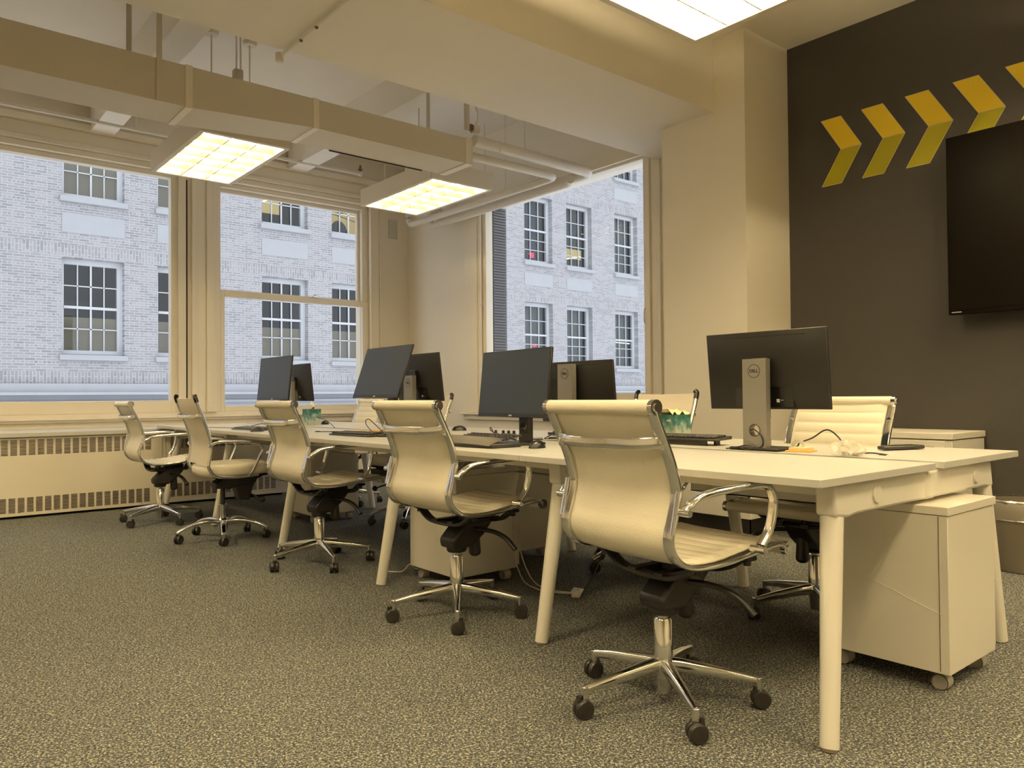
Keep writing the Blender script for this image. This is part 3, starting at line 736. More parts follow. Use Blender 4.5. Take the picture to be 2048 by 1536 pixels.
def arched_leg(root, ang):
    l = MB()
    path = smooth([(.02, 0, .118), (.07, 0, .128), (.14, 0, .128), (.22, 0, .112), (.285, 0, .086), (.305, 0, .072)])
    l.sweep(path, rrect(.042, .026, .011, 4), scales=[1.15-.5*i/(len(path)-1) for i in range(len(path))])
    l.cyl((.297, 0, .082), (.297, 0, .056), .014, .013, n=14)
    o = l.build('leg', 'chrome', root); o.rotation_euler = (0, 0, R(ang))
    c = caster_mb(.030, .022).build('caster', 'caster_black', o); c.location = (.296, 0, 0); c.rotation_euler = (0, 0, R((ang*53) % 360))
    return o
def mechanism(root, big=True):
    m_ = MB()
    # tilt housing: slanting wedge that rises towards the front
    m_.prism([(-.052, -.055, .300), (-.060, -.055, .340), (.0, -.055, .400), (.11, -.055, .452), (.165, -.055, .452), (.165, -.055, .400), (.12, -.055, .350), (.05, -.055, .300)], (0, .11, 0))
    m_.cyl((0, 0, .278), (0, 0, .34), .044, .050, n=20)
    m_.prism([(.03, -.04, .42), (.03, -.04, .40), (.155, -.04, .385), (.175, -.04, .44), (.16, -.04, .47), (.02, -.04, .465)], (0, .08, 0))
    o = m_.build('tilt_mechanism', 'black_plastic', root, bevel=.012, seg=3)
    k = MB().cyl((.105, 0, .262), (.100, 0, .38), .028, .024, n=18).ball((.105, 0, .264), .028, sc=(1, 1, .7)).build('tension_knob', 'black_plastic', o)
    MB().sweep(smooth([(.06, -.04, .380), (.10, -.13, .375), (.12, -.20, .352), (.135, -.25, .305)]), rrect(.026, .018, .008, 3), scales=None).build('tilt_lever', 'black_plastic', o)
    MB().sweep(smooth([(.0, .04, .40), (.0, .14, .402), (.0, .20, .405)]), rrect(.022, .016, .007, 3)).build('height_lever', 'black_plastic', o)
    a = MB()
    for y in (-.13, .13):
        a.box(-.08, .19, y*.45-.018, y*.45+.018, .408, .428)
    for x in (-.06, .16):
        a.sweep(smooth([(x, -.226, .470), (x, -.19, .462), (x, -.125, .425), (x, -.06, .414), (x, .06, .414), (x, .125, .425), (x, .19, .462), (x, .226, .470)]), rrect(.044, .015, .006, 2))
        for y in (-.205, .205): a.cyl((x, y, .445), (x, y, .475), .012, n=10)
    a.build('seat_bracket', 'black_plastic', root, bevel=.002)
def gas_lift(root):
    MB().lathe([(.001, .030), (.0225, .030), (.0245, .075), (.030, .088), (.034, .10), (.034, .128), (.030, .135), (.0295, .14), (.0295, .262), (.025, .268), (.001, .268)], n=28).build('base_column', 'chrome', root)
    MB().lathe([(.0165, .235), (.0165, .33), (.001, .33)], n=20).build('piston', 'satin_chrome', root)
def chair_a():
    r = thing('office_chair', 'x', 'office chair', (0, 0, 0), 0, 'white ribbed office chairs with chrome frames')
    b = sling(BACKP, 110, .052)
    # hem roll at the top
    ro = MB().cyl((-.268, -.228, .942), (-.268, .228, .942), .0215, n=22)
    b.add(ro.v, ro.f)
    b.build('backrest', 'cream_leather', r)
    s = sling(SEATP, 90, .045); ro = MB().cyl((.312, -.228, .487), (.312, .228, .487), .0205, n=22); s.add(ro.v, ro.f)
    s.build('seat', 'cream_leather', r)
    full = BACKP + SEATP[1:]
    S, _ = resample(full, 90)
    for sd in (-1, 1):
        m_ = MB().sweep([(p.x, sd*.229, p.z) for p in S], rrect(.030, .013, .005, 3), up=(0, 1, 0))
        # the sweep's axes: first across the rail plane, second along y
        m_ = MB(); sec = [(u-.006, v_) for u, v_ in rrect(.016, .036, .005, 3)]
        vs = []; n = len(S); k = len(sec)
        for i, p in enumerate(S):
            t = (S[min(i+1, n-1)]-S[max(i-1, 0)]).normalized(); nr = Vector((-t.z, 0, t.x))
            for (u, v_) in sec: vs.append(Vector((p.x, sd*.229+v_, p.z))+nr*u)
        m_.add(vs, [(i*k+j, i*k+(j+1) % k, (i+1)*k+(j+1) % k, (i+1)*k+j) for i in range(n-1) for j in range(k)]+[tuple(range(k))[::-1], tuple((n-1)*k+j for j in range(k))])
        m_.cyl((-.268, sd*.229, .942), (-.268, sd*.246, .942), .0225, n=22).cyl((-.268, sd*.246, .942), (-.268, sd*.250, .942), .012, n=16)
        m_.cyl((.312, sd*.229, .487), (.312, sd*.246, .487), .0215, n=22).cyl((.312, sd*.246, .487), (.312, sd*.250, .487), .011, n=16)
        m_.build('side_rail', 'chrome', r)
        a = MB(); path = smooth([(-.188, sd*.272, .652), (-.165, sd*.276, .672), (-.125, sd*.278, .690), (-.06, sd*.279, .698), (.05, sd*.279, .703), (.13, sd*.279, .705), (.172, sd*.279, .694), (.192, sd*.279, .662), (.189, sd*.278, .615), (.170, sd*.276, .560), (.140, sd*.272, .520)], 5)
        vs = []; n = len(path); sec = rrect(.019, .031, .0085, 4); k = len(sec)
        for i, p in enumerate(path):
            t = (path[min(i+1, n-1)]-path[max(i-1, 0)]).normalized(); nr = Vector((-t.z, 0, t.x)).normalized()
            q = .75 if i < 3 else 1
            for (u, v_) in sec: vs.append(p+Vector((0, v_*q, 0))+nr*u)
        a.add(vs, [(i*k+j, i*k+(j+1) % k, (i+1)*k+(j+1) % k, (i+1)*k+j) for i in range(n-1) for j in range(k)]+[tuple(range(k))[::-1], tuple((n-1)*k+j for j in range(k))])
        a.cyl((-.190, sd*.24, .648), (-.190, sd*.292, .648), .0105, n=14).cyl((.135, sd*.24, .508), (.135, sd*.292, .508), .0105, n=14)
        a.build('armrest', 'chrome', r)
        MB().sweep(smooth([(-.186, sd*.2465, .705), (-.198, sd*.2465, .65), (-.213, sd*.2465, .585)]), rrect(.006, .018, .002, 2), up=(0, 1, 0)).build('rail_clamp', 'chrome', r)
    bb = MB(); sec = rrect(.011, .034, .005, 3); k = len(sec)
    path = smooth([(-.222, -.229, .845), (-.243, -.215, .843), (-.268, -.150, .838), (-.274, -.08, .836), (-.275, 0, .836), (-.274, .08, .836), (-.268, .150, .838), (-.243, .215, .843), (-.222, .229, .845)], 5)
    bb.sweep(path, sec)
    for sd in (-1, 1): bb.cyl((-.226, sd*.229, .862), (-.238, sd*.229, .860), .009, n=12).cyl((-.216, sd*.229, .822), (-.230, sd*.229, .820), .009, n=12).box(-.232, -.224, sd*.229-.009, sd*.229+.009, .822, .862)
    bb.build('back_bar', 'chrome', r)
    mechanism(r); gas_lift(r)
    for i in range(5): straight_leg(r, 72*i)
    return r
BP = [(-.245, .985), (-.232, .93), (-.205, .86), (-.178, .79), (-.158, .72), (-.150, .65), (-.155, .585), (-.165, .535)]
def chair_b():
    r = thing('office_chair', 'x', 'office chair', (0, 0, 0), 0, 'white office chairs with padded seats and curved chrome bases')
    sling(BP, 60, 0, hw=.205, th=.008, dished=.02).build('backrest', 'sheer_mesh', r)
    c = MB(); n = 26; us = [i/n for i in range(n+1)]
    # padded seat cushion: rounded slab, superellipse footprint
    rows = []
    for j, (z, q) in enumerate(((.452, .90), (.462, .97), (.48, 1.0), (.505, 1.0), (.522, .96), (.532, .88), (.535, .6), (.534, .0))):
        row = []
        for i in range(40):
            t = 2*PI*i/40; cx = abs(math.cos(t))**.55*math.copysign(1, math.cos(t)); sy = abs(math.sin(t))**.55*math.copysign(1, math.sin(t))
            row.append((.055+cx*.235*q, sy*.235*q, z+.004*cx))
        rows.append(row)
    vs = [p for row in rows for p in row]
    c.add(vs, [(j*40+i, j*40+(i+1) % 40, (j+1)*40+(i+1) % 40, (j+1)*40+i) for j in range(len(rows)-1) for i in range(40)]+[tuple(range(40))])
    c.build('seat', 'cream_leather', r)
    railP = [(-.250, .985)]+BP[1:]+[(-.155, .50), (-.12, .462), (-.05, .448), (.06, .445), (.17, .452)]
    for sd in (-1, 1):
        S, _ = resample(railP, 60)
        m_ = MB().sweep([(p.x, sd*.222, p.z) for p in S], circ(.0115, 12), up=(0, 1, 0)); m_.build('side_rail', 'chrome', r)
        MB().sweep(smooth([(-.240, sd*.222, .955), (-.247, sd*.222, .975), (-.251, sd*.220, .992), (-.250, sd*.208, 1.001)]), rrect(.027, .022, .008, 3), up=(0, 1, 0)).build('rail_cap', 'black_cap', r)
        a = MB().sweep(smooth([(-.155, sd*.232, .665), (-.13, sd*.262, .685), (-.07, sd*.268, .692), (.06, sd*.268, .685), (.15, sd*.268, .665), (.185, sd*.266, .630), (.165, sd*.262, .58), (.115, sd*.250, .475), (.10, sd*.225, .452)], 5), circ(.0095, 10), up=(0, 1, 0))
        a.cyl((-.155, sd*.215, .665), (-.155, sd*.245, .665), .013, n=12)
        a.build('armrest', 'chrome', r)
    bb = MB().sweep(smooth([(-.212, -.228, .865), (-.240, -.21, .862), (-.268, -.12, .858), (-.272, 0, .857), (-.268, .12, .858), (-.240, .21, .862), (-.212, .228, .865)], 5), rrect(.008, .026, .003, 3))
    bb.build('back_bar', 'chrome', r)
    m_ = MB().prism([(-.06, -.06, .355), (-.07, -.06, .385), (.0, -.06, .44), (.26, -.06, .45), (.28, -.06, .43), (.15, -.06, .38), (.04, -.06, .35)], (0, .12, 0)).box(-.1, .26, -.17, .17, .438, .452)
    m_.prism([(.07, -.05, .40), (.10, -.05, .27), (.17, -.05, .26), (.20, -.05, .36), (.24, -.05, .42)], (0, .10, 0))
    o = m_.build('tilt_mechanism', 'black_plastic', r, bevel=.008)
    MB().sweep([(.16, -.04, .31), (.20, -.10, .29), (.22, -.14, .275)], circ(.006, 8)).ball((.225, -.15, .27), .022).build('tension_knob', 'black_plastic', o)
    MB().lathe([(.001, .06), (.030, .06), (.036, .10), (.034, .135), (.024, .145), (.024, .235), (.027, .24), (.001, .24)], n=24).build('base_column', 'chrome', r)
    MB().lathe([(.016, .235), (.016, .37), (.001, .37)], n=20).build('piston', 'black_plastic', r)
    for i in range(5): arched_leg(r, 72*i)
    return r
protoA = chair_a(); protoB = chair_b(); used = {'A': False, 'B': False}
def place_chair(kind, x, y, yaw, base, label):
    src = protoA if kind == 'A' else protoB
    if used[kind]: o = copy_tree(src)
    else: o = src; used[kind] = True
    o.location = (x, y, 0); o.rotation_euler = (0, 0, R(yaw)); o['label'] = label
    legs = [c for c in o.children if c.name.split('.')[0] == 'leg']
    for i, l in enumerate(legs):
        l.rotation_euler = (0, 0, R(base+72*i-yaw))
        for c in l.children: c.rotation_euler = (0, 0, R((base*3+i*97+x*50) % 360))
    return o
chairs = [
    ('A', 1.945, 1.589, -5, 21, 'large white ribbed office chair in front, nearest the camera'),
    ('A', 2.026, 2.831, 1, 19, 'white ribbed office chair second nearest on the open side of the desk'),
    ('A', 2.036, 4.238, 1, 44, 'white ribbed office chair third in the front row, before the small tissue box'),
    ('B', 1.885, 5.433, -1, 36, 'white office chair with padded seat and curved base in the front row'),
    ('A', 1.768, 6.524, -1, 67, 'white ribbed office chair farthest left, beside the radiator cover'),
    ('A', 3.20, 1.76, 180, 151, 'white ribbed office chair facing us behind the near right monitor'),
    ('B', 3.35, 2.90, 180, 93, 'white office chair with black top corners, behind the near tissue box'),
    ('B', 3.23, 5.13, 180, 229, 'white padded office chair mostly hidden behind the second chair and monitor'),
    ('A', 3.38, 6.45, 180, -24, 'white ribbed office chair at the far end of the desk by the window'),
]
for c in chairs: place_chair(*c)
# the loops above copy; the first of each kind is the prototype itself

# ================================================================ monitors
def monitor(label, px, py, pz, yaw, tilt, col=(0, 0), top=1.125, base_z=.74, logo=True, cw=.112):
    """origin on the desk under the column; +x is the way the screen faces. px.. = panel centre in world"""
    n = Vector((math.cos(yaw), math.sin(yaw), 0))
    ox = px-n.x*.065; oy = py-n.y*.065
    r = thing('monitor', label, 'monitor', (ox, oy, base_z), yaw)
    W, Hh = .575, .336
    T = Matrix.Translation((.065, 0, pz-base_z)) @ Matrix.Rotation(-tilt, 4, 'Y')
    pn = MB().box(-.012, .0, -W/2, W/2, -Hh/2, Hh/2)
    pn.xf(T); p = pn.build('panel', 'bezel', r, bevel=.0025)
    MB().box(.0, .0012, -W/2+.007, W/2-.007, -Hh/2+.02, Hh/2-.007).xf(T).build('screen', 'screen', p, smooth=False)
    MB().box(.0, .0018, -.012, .012, -Hh/2+.006, -Hh/2+.013).xf(T).build('front_mark', 'white_label', p, smooth=False)
    bk = MB()
    a, b = W/2-.004, Hh/2-.004; a2, b2 = W/2-.05, Hh/2-.045
    vs = [(-.012, s*a, t*b) for s, t in ((-1, -1), (1, -1), (1, 1), (-1, 1))]+[(-.034, s*a2, t*b2) for s, t in ((-1, -1), (1, -1), (1, 1), (-1, 1))]
    bk.add(vs, [(0, 1, 5, 4), (1, 2, 6, 5), (2, 3, 7, 6), (3, 0, 4, 7), (4, 5, 6, 7)])
    bk.box(-.026, -.012, -.145, .145, -.160, -.075)
    bk.xf(T); back = bk.build('back_shell', 'monitor_back', p, bevel=.003)
    MB().box(-.0225, -.0195, -.20, .20, .143, .147).xf(T).build('vent_slot', 'monitor_dark', p, smooth=False)
    MB().box(-.0345, -.026, -.138, .138, -.155, -.070).xf(T).build('port_bay', 'monitor_dark', p, smooth=False)
    MB().box(-.0352, -.0346, -.075, -.061, -.136, -.122).box(-.0352, -.0346, -.092, -.080, -.128, -.126).xf(T).build('port_label', 'white_label', p, smooth=False)
    # column with cable hole
    ht = top-base_z; st = MB(); yh, zh, rh = 0, .085, .024
    N = 24; ring = [(rh*math.cos(2*PI*i/N), zh+rh*1.08*math.sin(2*PI*i/N)) for i in range(N)]
    def outer(u, z):
        du, dz = u, z-zh; k = min((cw/2)/max(1e-6, abs(du)), (.06)/max(1e-6, abs(dz))); return (du*k, zh+dz*k)
    for X in (-.030, .002):
        o_ = [outer(*q) for q in ring]
        for i in range(N):
            j = (i+1) % N; st.quad((X, ring[i][0], ring[i][1]), (X, ring[j][0], ring[j][1]), (X, o_[j][0], o_[j][1]), (X, o_[i][0], o_[i][1]))
    for i in range(N):
        j = (i+1) % N; st.quad((-.030, *ring[i]), (-.030, *ring[j]), (.002, *ring[j]), (.002, *ring[i]))
    for s in (-1, 1): st.quad((-.030, s*cw/2, .025), (.002, s*cw/2, .025), (.002, s*cw/2, .145), (-.030, s*cw/2, .145))
    st.box(-.030, .002, -cw/2, cw/2, .012, .0251).box(-.030, .002, -cw/2, cw/2, .1449, ht)
    s_ = st.build('stand_column', 'stand_silver' if logo else 'monitor_back', r)
    MB().lathe([(rh*.98, -.0312), (rh*1.12, -.0312), (rh*1.12, -.0295), (rh*.98, -.0295)], (0, 0, zh), 28, 'x').build('cable_ring', 'logo_ink', s_)
    MB().box(.002, .026, -.035, .035, pz-base_z-.05, pz-base_z+.05).build('mount_arm', 'black_plastic', r, bevel=.004)
    MB().box(-.05, .135, -.115, .115, 0, .012).build('stand_base', 'monitor_back', r, bevel=.005)
    MB().box(.002, .0045, -cw/2, cw/2, .135, ht-.002).box(.002, .0045, -cw/2, cw/2, .012, .050).build('stand_front', 'bezel', s_, smooth=False)
    if logo:
        lz = ht-.052
        MB().lathe([(.0265, -.0308), (.0290, -.0308), (.0290, -.0298), (.0265, -.0298)], (0, 0, lz), 40, 'x').build('logo_ring', 'logo_ink', s_)
        # seen from behind: x of the text runs along +y -> -y as seen from -x
        M = Matrix(((0, 0, -1, -.0305), (-1, 0, 0, 0), (0, 1, 0, lz), (0, 0, 0, 1)))
        text('DELL', .0185, 'logo_text', 'logo_ink', s_, M, .0003, .0007)
    return r
monitor('dark monitor seen from behind at the near right end, round cable hole in its stand', 2.955, 1.835, 1.081, R(0), R(5.5), top=1.127)
monitor('dark monitor seen from behind, half hidden by the front facing monitor before it', 2.975, 3.01, 1.000, R(0), R(5), top=1.150)
monitor('black monitor facing the camera between the two nearest chairs', 2.428, 2.907, 1.041, R(176), R(6.3), top=1.13, cw=.072, logo=False)
monitor('black monitor facing the camera, tilted far back, in front of the pier', 2.409, 4.146, 1.135, R(178.4), R(19), top=1.15, cw=.072, logo=False)
monitor('dark monitor seen from behind, peeking out past the tilted monitor', 2.985, 4.61, 1.118, R(0), R(7), top=1.130)
monitor('black monitor facing the camera, farthest left, before the sash window', 2.373, 5.71, 1.131, R(181), R(6), top=1.15, cw=.072, logo=False)
monitor('dark monitor turned away behind the farthest left monitor', 2.985, 6.62, 1.12, R(0), R(6), top=1.13)

# ================================================================ things on the desk
DT = .7402
def tissue_box(label, x, y, rz, paper, size=.112, h=.132):
    r = thing('tissue_box', label, 'tissue box', (x, y, DT), rz, None)
    s = size/2
    MB().box(-s, s, -s, s, 0, h).build('box', 'tissue_print', r, bevel=.0012)
    MB().box(-s-.0006, -s, -s*.55, -s*.15, h-.034, h-.024).build('print_mark', 'white_label', r, smooth=False) if paper != 'tissue_paper' else None
    p = MB()
    if paper == 'tissue_paper':
        p.add([(-.03, -.012, h-.002), (.03, .012, h-.002), (.045, .02, h+.03), (.02, .005, h+.058), (-.012, -.01, h+.072), (-.03, -.02, h+.045), (.0, .0, h+.04), (.01, -.03, h+.02)], [(0, 1, 6, 5), (1, 2, 3, 6), (6, 3, 4, 5), (0, 7, 6), (7, 1, 6), (0, 5, 7), (7, 2, 1)])
    else:
        n = 22; vs = []; fs = []
        for i in range(n+1):
            for j in range(5):
                u = i/n; v_ = j/4
                xx = -.085+.185*u; yy = -.060+.11*v_; zz = h+.010+.020*math.sin(5*u+2*v_)*.5+.012*math.sin(17*u+5*v_)+.016*(abs(u-.3)) - (.02 if u > .9 else 0)-(.014 if j in (0, 4) else 0)
                vs.append((xx, yy, max(zz, h+.001 if abs(xx) < s and abs(yy) < s else h-.012)))
        for i in range(n):
            for j in range(4): a = i*5+j; fs.append((a, a+1, a+6, a+5))
        p.add(vs, fs)
    p.build('tissue', paper, r)
    return r
tissue_box('teal tissue box heaped with yellow tissues beside the nearest chair', 3.215, 2.545, R(2), 'yellow_napkin', .130, .135)
tissue_box('small teal tissue box with one tissue sticking up, far along the desk', 2.96, 6.30, R(8), 'tissue_paper', .115, .142)

def keyboard(label, x, y, z, rz, kind='plain', tilt=0):
    r = thing('keyboard', label, 'keyboard', (x, y, z), rz)
    r.rotation_euler = (0, tilt, rz)
    w_, d_ = .45, .15
    base = 'keyboard_black' if kind != 'grey' else 'keyboard_grey'
    b = MB(); n = 12
    if kind == 'ergo':
        # curved body with palm rest
        out = []
        for i in range(n+1):
            u = -1+2*i/n; out.append((-.11-.012*math.cos(u*PI), u*w_/2, .004))
        pts = out+[(.09-.02*(abs(-1+2*i/n)), (1-2*i/n)*w_/2, .004) for i in range(n+1)]
        b.prism([(p[0], p[1], 0) for p in pts], (0, 0, .020)).build('body', base, r, bevel=.004)
        pr = MB(); vs = []
        for i in range(n+1):
            u = -1+2*i/n
            for j, (dx, dz) in enumerate(((-.122, .012), (-.09, .026), (-.05, .038), (-.03, .042))): vs.append((dx-.010*math.cos(u*PI), u*(w_/2-.006), dz+.006*(1-u*u)))
        pr.add(vs, [(i*4+j, i*4+j+1, (i+1)*4+j+1, (i+1)*4+j) for i in range(n) for j in range(3)]).build('palm_rest', 'palmrest', r)
        kx0, kz = -.022, .028
    else:
        b.prism([(-d_/2, -w_/2, 0), (-d_/2, -w_/2, .010), (d_/2, -w_/2, .020), (d_/2, -w_/2, .004)], (0, w_, 0)).build('body', base, r, bevel=.003)
        kx0, kz = -.060, .012
    k = MB(); rows = 5
    for j in range(rows):
        for i in range(15 if kind != 'ergo' else 14):
            yy = -w_/2+.016+i*.0285; xx = kx0+j*.0225
            zt = kz+(.0015*j if kind != 'ergo' else .004+.004*j)
            k.box(xx, xx+.018, yy, yy+.0235, zt, zt+.008)
    k.build('keys', 'key_black' if kind != 'grey' else 'keyboard_grey', r, bevel=.0015, seg=1)
    return r
keyboard('flat black keyboard propped up in front of the near tissue box', 3.02, 2.335, DT+.022, R(4), 'plain', 0)
for dx, dy in ((0, 0),):
    MB().box(.02, .06, -.17, -.16, -.022, .003).box(.02, .06, .16, .17, -.022, .003).box(-.06, -.05, -.17, .17, -.022, .003).build('prop_foot', 'keyboard_black', bpy.data.objects[[o.name for o in bpy.data.objects if o.get('label', '').startswith('flat black keyboard propped')][0]])
keyboard('curved black keyboard with palm rest under the camera facing monitor', 2.26, 2.95, DT, R(-2), 'ergo')
keyboard('black keyboard between the second and third chairs', 2.33, 4.30, DT, R(4), 'plain')
keyboard('dark grey keyboard at the far left of the desk', 2.22, 5.72, DT, R(5), 'grey')
keyboard('black keyboard lying under the half hidden monitor across the desk', 3.20, 3.20, DT, R(178), 'plain')
def mouse(label, x, y, rz, m_='keyboard_black', z=DT):
    r = thing('computer_mouse', label, 'mouse', (x, y, z), rz)
    q = MB().ball((0, 0, 0), 1, n=20, sc=(.054, .031, .036)); q.v = [(p[0], p[1], max(p[2]-.0+.0*p[0], 0)+.001) for p in q.v]
    q.build('mouse_body', m_, r)
    MB().cyl((.028, -.003, .030), (.028, .003, .030), .007, n=12).build('scroll_wheel', 'satin_chrome', r)
    return r
mouse('black mouse at the right end of the curved keyboard', 2.33, 2.62, R(15), 'bezel')
mouse('small dark mouse beside the far left keyboard', 2.12, 5.40, R(10))
mouse('dark mouse near the monitor seen past the second chair', 3.18, 4.40, R(160), 'bezel')
mouse('small black mouse right of the far tissue box', 3.12, 6.37, R(90), 'bezel', DT)

def cable(label, path, r=.0025, m_='cable_black', plug=None, name='cable', cat='cable'):
    root = thing(name, label, cat)
    MB().tube(path, r, 7).build('cord', m_, root)
    if plug:
        p = Vector(path[-1]); q = Vector(path[-2]); d = (p-q).normalized()
        MB().sweep([p-d*.004, p+d*.026], rrect(.014, .008, .002, 2)).build('plug', m_, root, bevel=.001)
        MB().sweep([p+d*.026, p+d*.038], rrect(.011, .004, .001, 1)).build('plug_tip', 'satin_chrome', root)
    return root
z0 = DT+.003
cable('black cable arching off the desk beside the near right monitor', [(2.93, 1.80, z0), (2.98, 1.72, z0+.01), (2.985, 1.70, z0+.03), (2.975, 1.64, z0+.052), (2.96, 1.57, z0+.088), (2.92, 1.50, z0+.062), (2.88, 1.455, z0+.02), (2.86, 1.43, z0+.004)], .0032)
cable('tangled black cable looped round the near right monitor base', [(2.88, 1.90, .83), (2.87, 1.87, .82), (2.86, 1.84, .83), (2.855, 1.80, .80), (2.86, 1.80, .76), (2.86, 1.85, z0+.004), (2.85, 1.93, z0), (2.87, 1.96, z0+.006), (2.84, 1.90, z0+.008), (2.835, 1.86, z0), (2.85, 1.83, z0+.012), (2.842, 1.87, z0+.018), (2.845, 1.92, z0+.005), (2.85, 1.97, z0)], .0026)
cable('short black cable with plug lying beside the crumpled plastic bag', [(2.89, 1.43, z0), (2.93, 1.40, z0+.004), (2.97, 1.385, z0+.003), (2.965, 1.355, z0)], .003, plug=1)
cable('loose black cables curling under the camera facing monitor', [(2.62, 3.10, z0), (2.60, 3.20, z0+.02), (2.56, 3.25, z0+.05), (2.52, 3.20, z0+.07), (2.50, 3.12, z0+.02), (2.55, 3.02, z0+.0), (2.62, 2.92, z0+.01), (2.66, 2.86, z0+.05), (2.62, 2.80, z0+.06), (2.58, 2.74, z0+.02), (2.62, 2.66, z0)], .003)
cable('black cable bundle lying beyond the curved keyboard', [(2.70, 3.35, z0), (2.66, 3.25, z0+.004), (2.70, 3.12, z0+.012), (2.64, 3.0, z0+.01), (2.70, 2.86, z0+.014), (2.66, 2.74, z0+.006), (2.72, 2.60, z0+.004), (2.68, 2.50, z0)], .0035)
cable('white cable snaking through the cable bundle', [(2.74, 3.30, z0), (2.62, 3.20, z0+.006), (2.56, 3.08, z0+.016), (2.66, 2.96, z0+.02), (2.58, 2.84, z0+.016), (2.64, 2.70, z0+.02), (2.60, 2.56, z0+.004), (2.66, 2.48, z0)], .0032, 'cable_white')
cable('black cable loops standing beside the third keyboard', [(2.60, 4.45, z0), (2.58, 4.52, z0+.05), (2.56, 4.58, z0+.09), (2.55, 4.60, z0+.06), (2.56, 4.50, z0+.0), (2.57, 4.38, z0+.03), (2.58, 4.30, z0+.085), (2.58, 4.22, z0+.07), (2.60, 4.15, z0+.01)], .003)
cable('black cable with plug lying on the desk by the orange notes', [(2.58, 4.62, z0), (2.50, 4.80, z0+.003), (2.43, 4.93, z0), (2.40, 4.99, z0)], .0028, plug=1)
cable('thin black cable arching behind the far left keyboard', [(2.36, 5.30, z0), (2.40, 5.60, z0+.05), (2.42, 5.80, z0+.06), (2.40, 6.05, z0+.03), (2.36, 6.25, z0)], .0025)
cable('long dark cable lying across the far desk past the tissue box', [(2.95, 6.20, z0+.07), (2.93, 6.0, z0+.055), (2.86, 5.75, z0+.03), (2.80, 5.55, z0)], .0028)
cable('thin dark cable lying left of the far left keyboard', [(2.27, 5.98, z0), (2.22, 6.2, z0), (2.12, 6.5, z0)], .0025)
# row of upright black plugs behind the camera facing monitor
for i, (x, y) in enumerate(((2.68, 3.36), (2.685, 3.30), (2.69, 3.26), (2.695, 3.22))):
    o = MB().prism([(-.011, -.012, 0), (.011, -.012, 0), (.011, .012, 0), (-.011, .012, 0)], (0, 0, .034)).box(-.006, .006, -.008, .008, .034, .05).build('power_plug', 'cable_black', bevel=.004, loc=(x, y, DT))
    tag(o, ['upright black power plug standing apart, left of the other three', 'upright black power plug, left one of the close three', 'upright black power plug in the middle of the close three', 'upright black power plug, rightmost of the close three'][i], 'plug', 'black plugs behind the monitor')
def pad(label, x, y, rz, m_, h=.012, w_=.075, d=.075, z=DT, name='sticky_notes', cat='sticky notes'):
    o = MB().box(-w_/2, w_/2, -d/2, d/2, 0, h).build(name, m_, bevel=.0008, loc=(x, y, z)); o.rotation_euler = (0, 0, rz); return tag(o, label, cat)
pad('orange sticky note pad under the end of the arched cable', 2.93, 1.665, R(10), 'sticky_orange', .006, .09, .10)
pad('pale yellow sticky note pad lying on the orange pad', 2.95, 1.675, R(2), 'sticky_yellow', .010, .07, .075, DT+.0065)
pad('yellow sticky note pad beside the third keyboard', 2.55, 4.72, R(20), 'sticky_yellow', .014, .08, .10)
pad('orange sticky notes behind the third keyboard', 2.68, 4.66, R(-10), 'sticky_orange', .010, .10, .10)
rm = thing('remote_control', 'black remote control lying near the right end of the far desktop', 'remote control', (3.30, 1.425, DT), R(-22))
MB().box(-.105, .105, -.024, .024, .003, .019).build('remote_body', 'keyboard_black', rm, bevel=.007, seg=3)
k = MB()
for i in range(8):
    for j in (-1, 0, 1): k.box(-.08+i*.02, -.07+i*.02, j*.013-.004, j*.013+.004, .0195, .021)
k.build('buttons', 'key_black', rm, smooth=False)
# crumpled clear bag
bag = thing('plastic_bag', 'crumpled clear plastic bag on the desk near the right end', 'plastic bag', (2.85, 1.425, DT))
mb = MB().ball((0, 0, .017), 1, n=26, sc=(.050, .062, .024))
mb.v = [(p[0]*(1+.25*math.sin(37*p[1]+9*p[2]*50)), p[1]*(1+.25*math.sin(90*p[0]+3)), max(.0005, p[2]*(1+.5*math.sin(110*p[0]+70*p[1])))) for p in mb.v]
mb.build('film', 'clear_film', bag, smooth=False)
mb = MB().ball((.012, -.02, .010), .012, n=8).ball((-.012, .012, .009), .010, n=8); mb.build('contents', 'caster_wheel_grey', bag)
tie = thing('cable_tie_strap', 'white strap wrapped round the arching black cable', 'cable strap', (2.965, 1.705, DT+.018))
MB().sweep(smooth([(0, .02, 0), (0, .0, .022), (-.004, -.028, .016), (0, -.03, -.004), (.002, -.01, -.010)]), rrect(.003, .016, .001, 1)).build('strap', 'cable_white', tie)

# ================================================================ floor things
ob = thing('power_adapter', 'small white tagged power adapter lying on the carpet under the desk', 'power adapter', (2.64, 2.69, 0), R(35))
MB().box(-.03, .03, -.02, .02, .0, .026).build('adapter_body', 'cable_white', ob, bevel=.004)
MB().quad((-.035, -.025, .012), (.03, -.032, .03), (.038, .02, .034), (-.03, .03, .02)).build('paper_tag', 'white_label', ob, smooth=False)
MB().box(.0, .008, -.012, -.004, .0325, .0335).build('tag_mark', 'red_sign' if False else 'copper_fitting', ob, smooth=False)
cable('white twin cord curving over the carpet to the adapter', [(2.60, 3.18, .62), (2.62, 3.15, .40), (2.62, 3.14, .16), (2.60, 3.05, .03), (2.58, 2.92, .005), (2.60, 2.80, .005), (2.625, 2.715, .012)], .0032, 'cable_white')
cable('second white cord curving beside the first one', [(2.64, 3.18, .62), (2.66, 3.15, .42), (2.66, 3.14, .18), (2.65, 3.05, .04), (2.62, 2.92, .005), (2.63, 2.80, .005), (2.65, 2.715, .012)], .0032, 'cable_white')
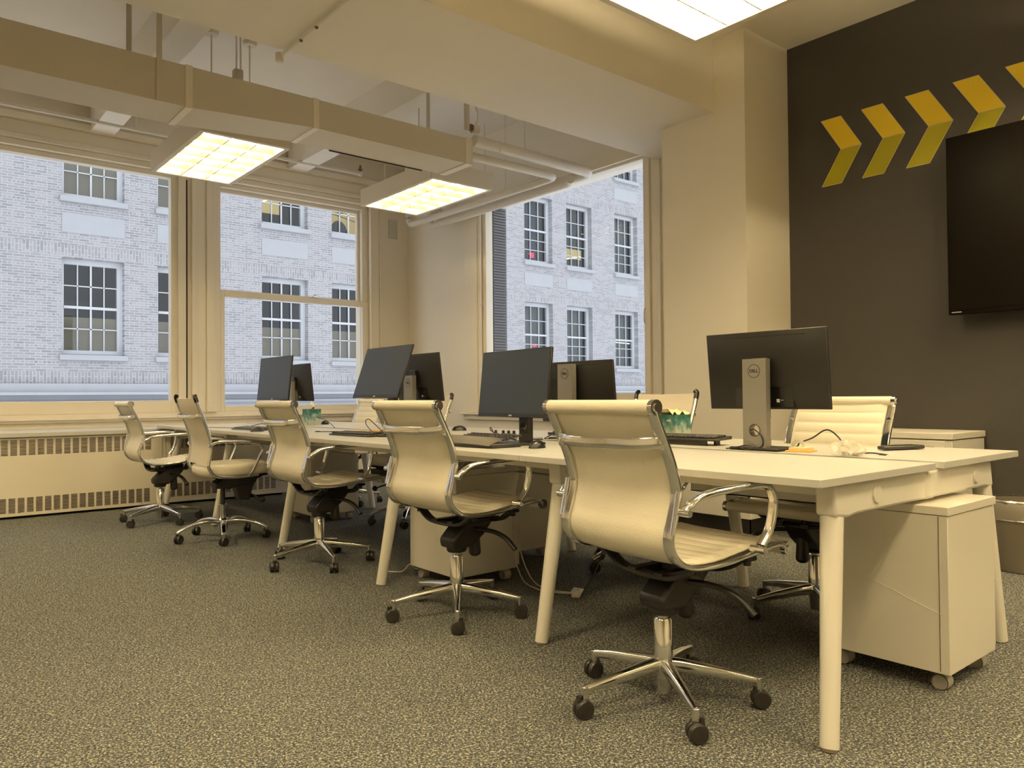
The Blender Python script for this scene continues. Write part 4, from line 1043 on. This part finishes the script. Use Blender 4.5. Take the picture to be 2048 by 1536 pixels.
cable('black cord rising from the adapter to the underside of the desk', [(2.66, 2.70, .012), (2.73, 2.70, .04), (2.80, 2.69, .14), (2.84, 2.68, .30), (2.85, 2.67, .56)], .0028)
cable('white cord looping on the carpet left of the second pedestal', [(2.45, 3.63, .005), (2.36, 3.70, .008), (2.30, 3.66, .05), (2.27, 3.70, .005), (2.20, 3.80, .005)], .003, 'cable_white')
def bin_(name, label, x, y, r0, r1, h, m_, liner=True):
    r = thing(name, label, 'waste bin', (x, y, 0))
    MB().lathe([(.001, .004), (r0, .004), (r1, h), (r1-.004, h), (r0-.004, .01), (.001, .01)], n=40).build('bin_body', m_, r)
    MB().lathe([(r1-.006, h-.012), (r1+.006, h-.010), (r1+.008, h), (r1+.004, h+.007), (r1-.006, h+.004)], n=40).build('rim', 'satin_chrome' if m_ != 'bin_mesh_black' else 'bin_mesh_black', r)
    return r
def see_bin():
    m = bpy.data.materials.new('smoked_mesh'); m.use_nodes = True; b = m.node_tree.nodes['Principled BSDF']
    b.inputs['Base Color'].default_value = (.30, .26, .20, 1); b.inputs['Roughness'].default_value = .35; b.inputs['Alpha'].default_value = .72; b.inputs['Metallic'].default_value = .4
    MATS['smoked_mesh'] = m
see_bin()
b1 = bin_('waste_bin', 'silver mesh waste bin with a clear liner by the right edge', 4.86, 1.46, .135, .165, .385, 'smoked_mesh')
N = 48; vs = []
for j, (rr, z) in enumerate(((.166, .390), (.174, .375), (.173, .335), (.168, .295), (.164, .28))):
    for i in range(N):
        t = 2*PI*i/N; q = rr+.004*math.sin(i*2.3+j*1.7)+.002*math.sin(i*5.1); vs.append((q*math.cos(t), q*math.sin(t), z+.006*math.sin(i*1.9+j)))
MB().add(vs, [(j*N+i, j*N+(i+1) % N, (j+1)*N+(i+1) % N, (j+1)*N+i) for j in range(4) for i in range(N)]).build('liner', 'film_tied', b1)
MB().lathe([(.1655, .281), (.169, .285), (.1655, .289)], n=40).build('hoop', 'satin_chrome', b1)
MB().ball((-.13, -.115, .320), .028, sc=(1, 1, .8)).lathe([(.006, -.012), (.013, 0), (.006, .012)], (-.14, -.125, .27), 10).tube([(-.13, -.115, .305), (-.145, -.128, .265), (-.135, -.13, .25), (-.125, -.12, .275)], .007).build('liner_knot', 'film_tied', b1)
b2 = bin_('waste_bin', 'black waste bin with a bag liner by the column, seen past the nearest chair', 4.40, 3.60, .12, .15, .30, 'bin_mesh_black')
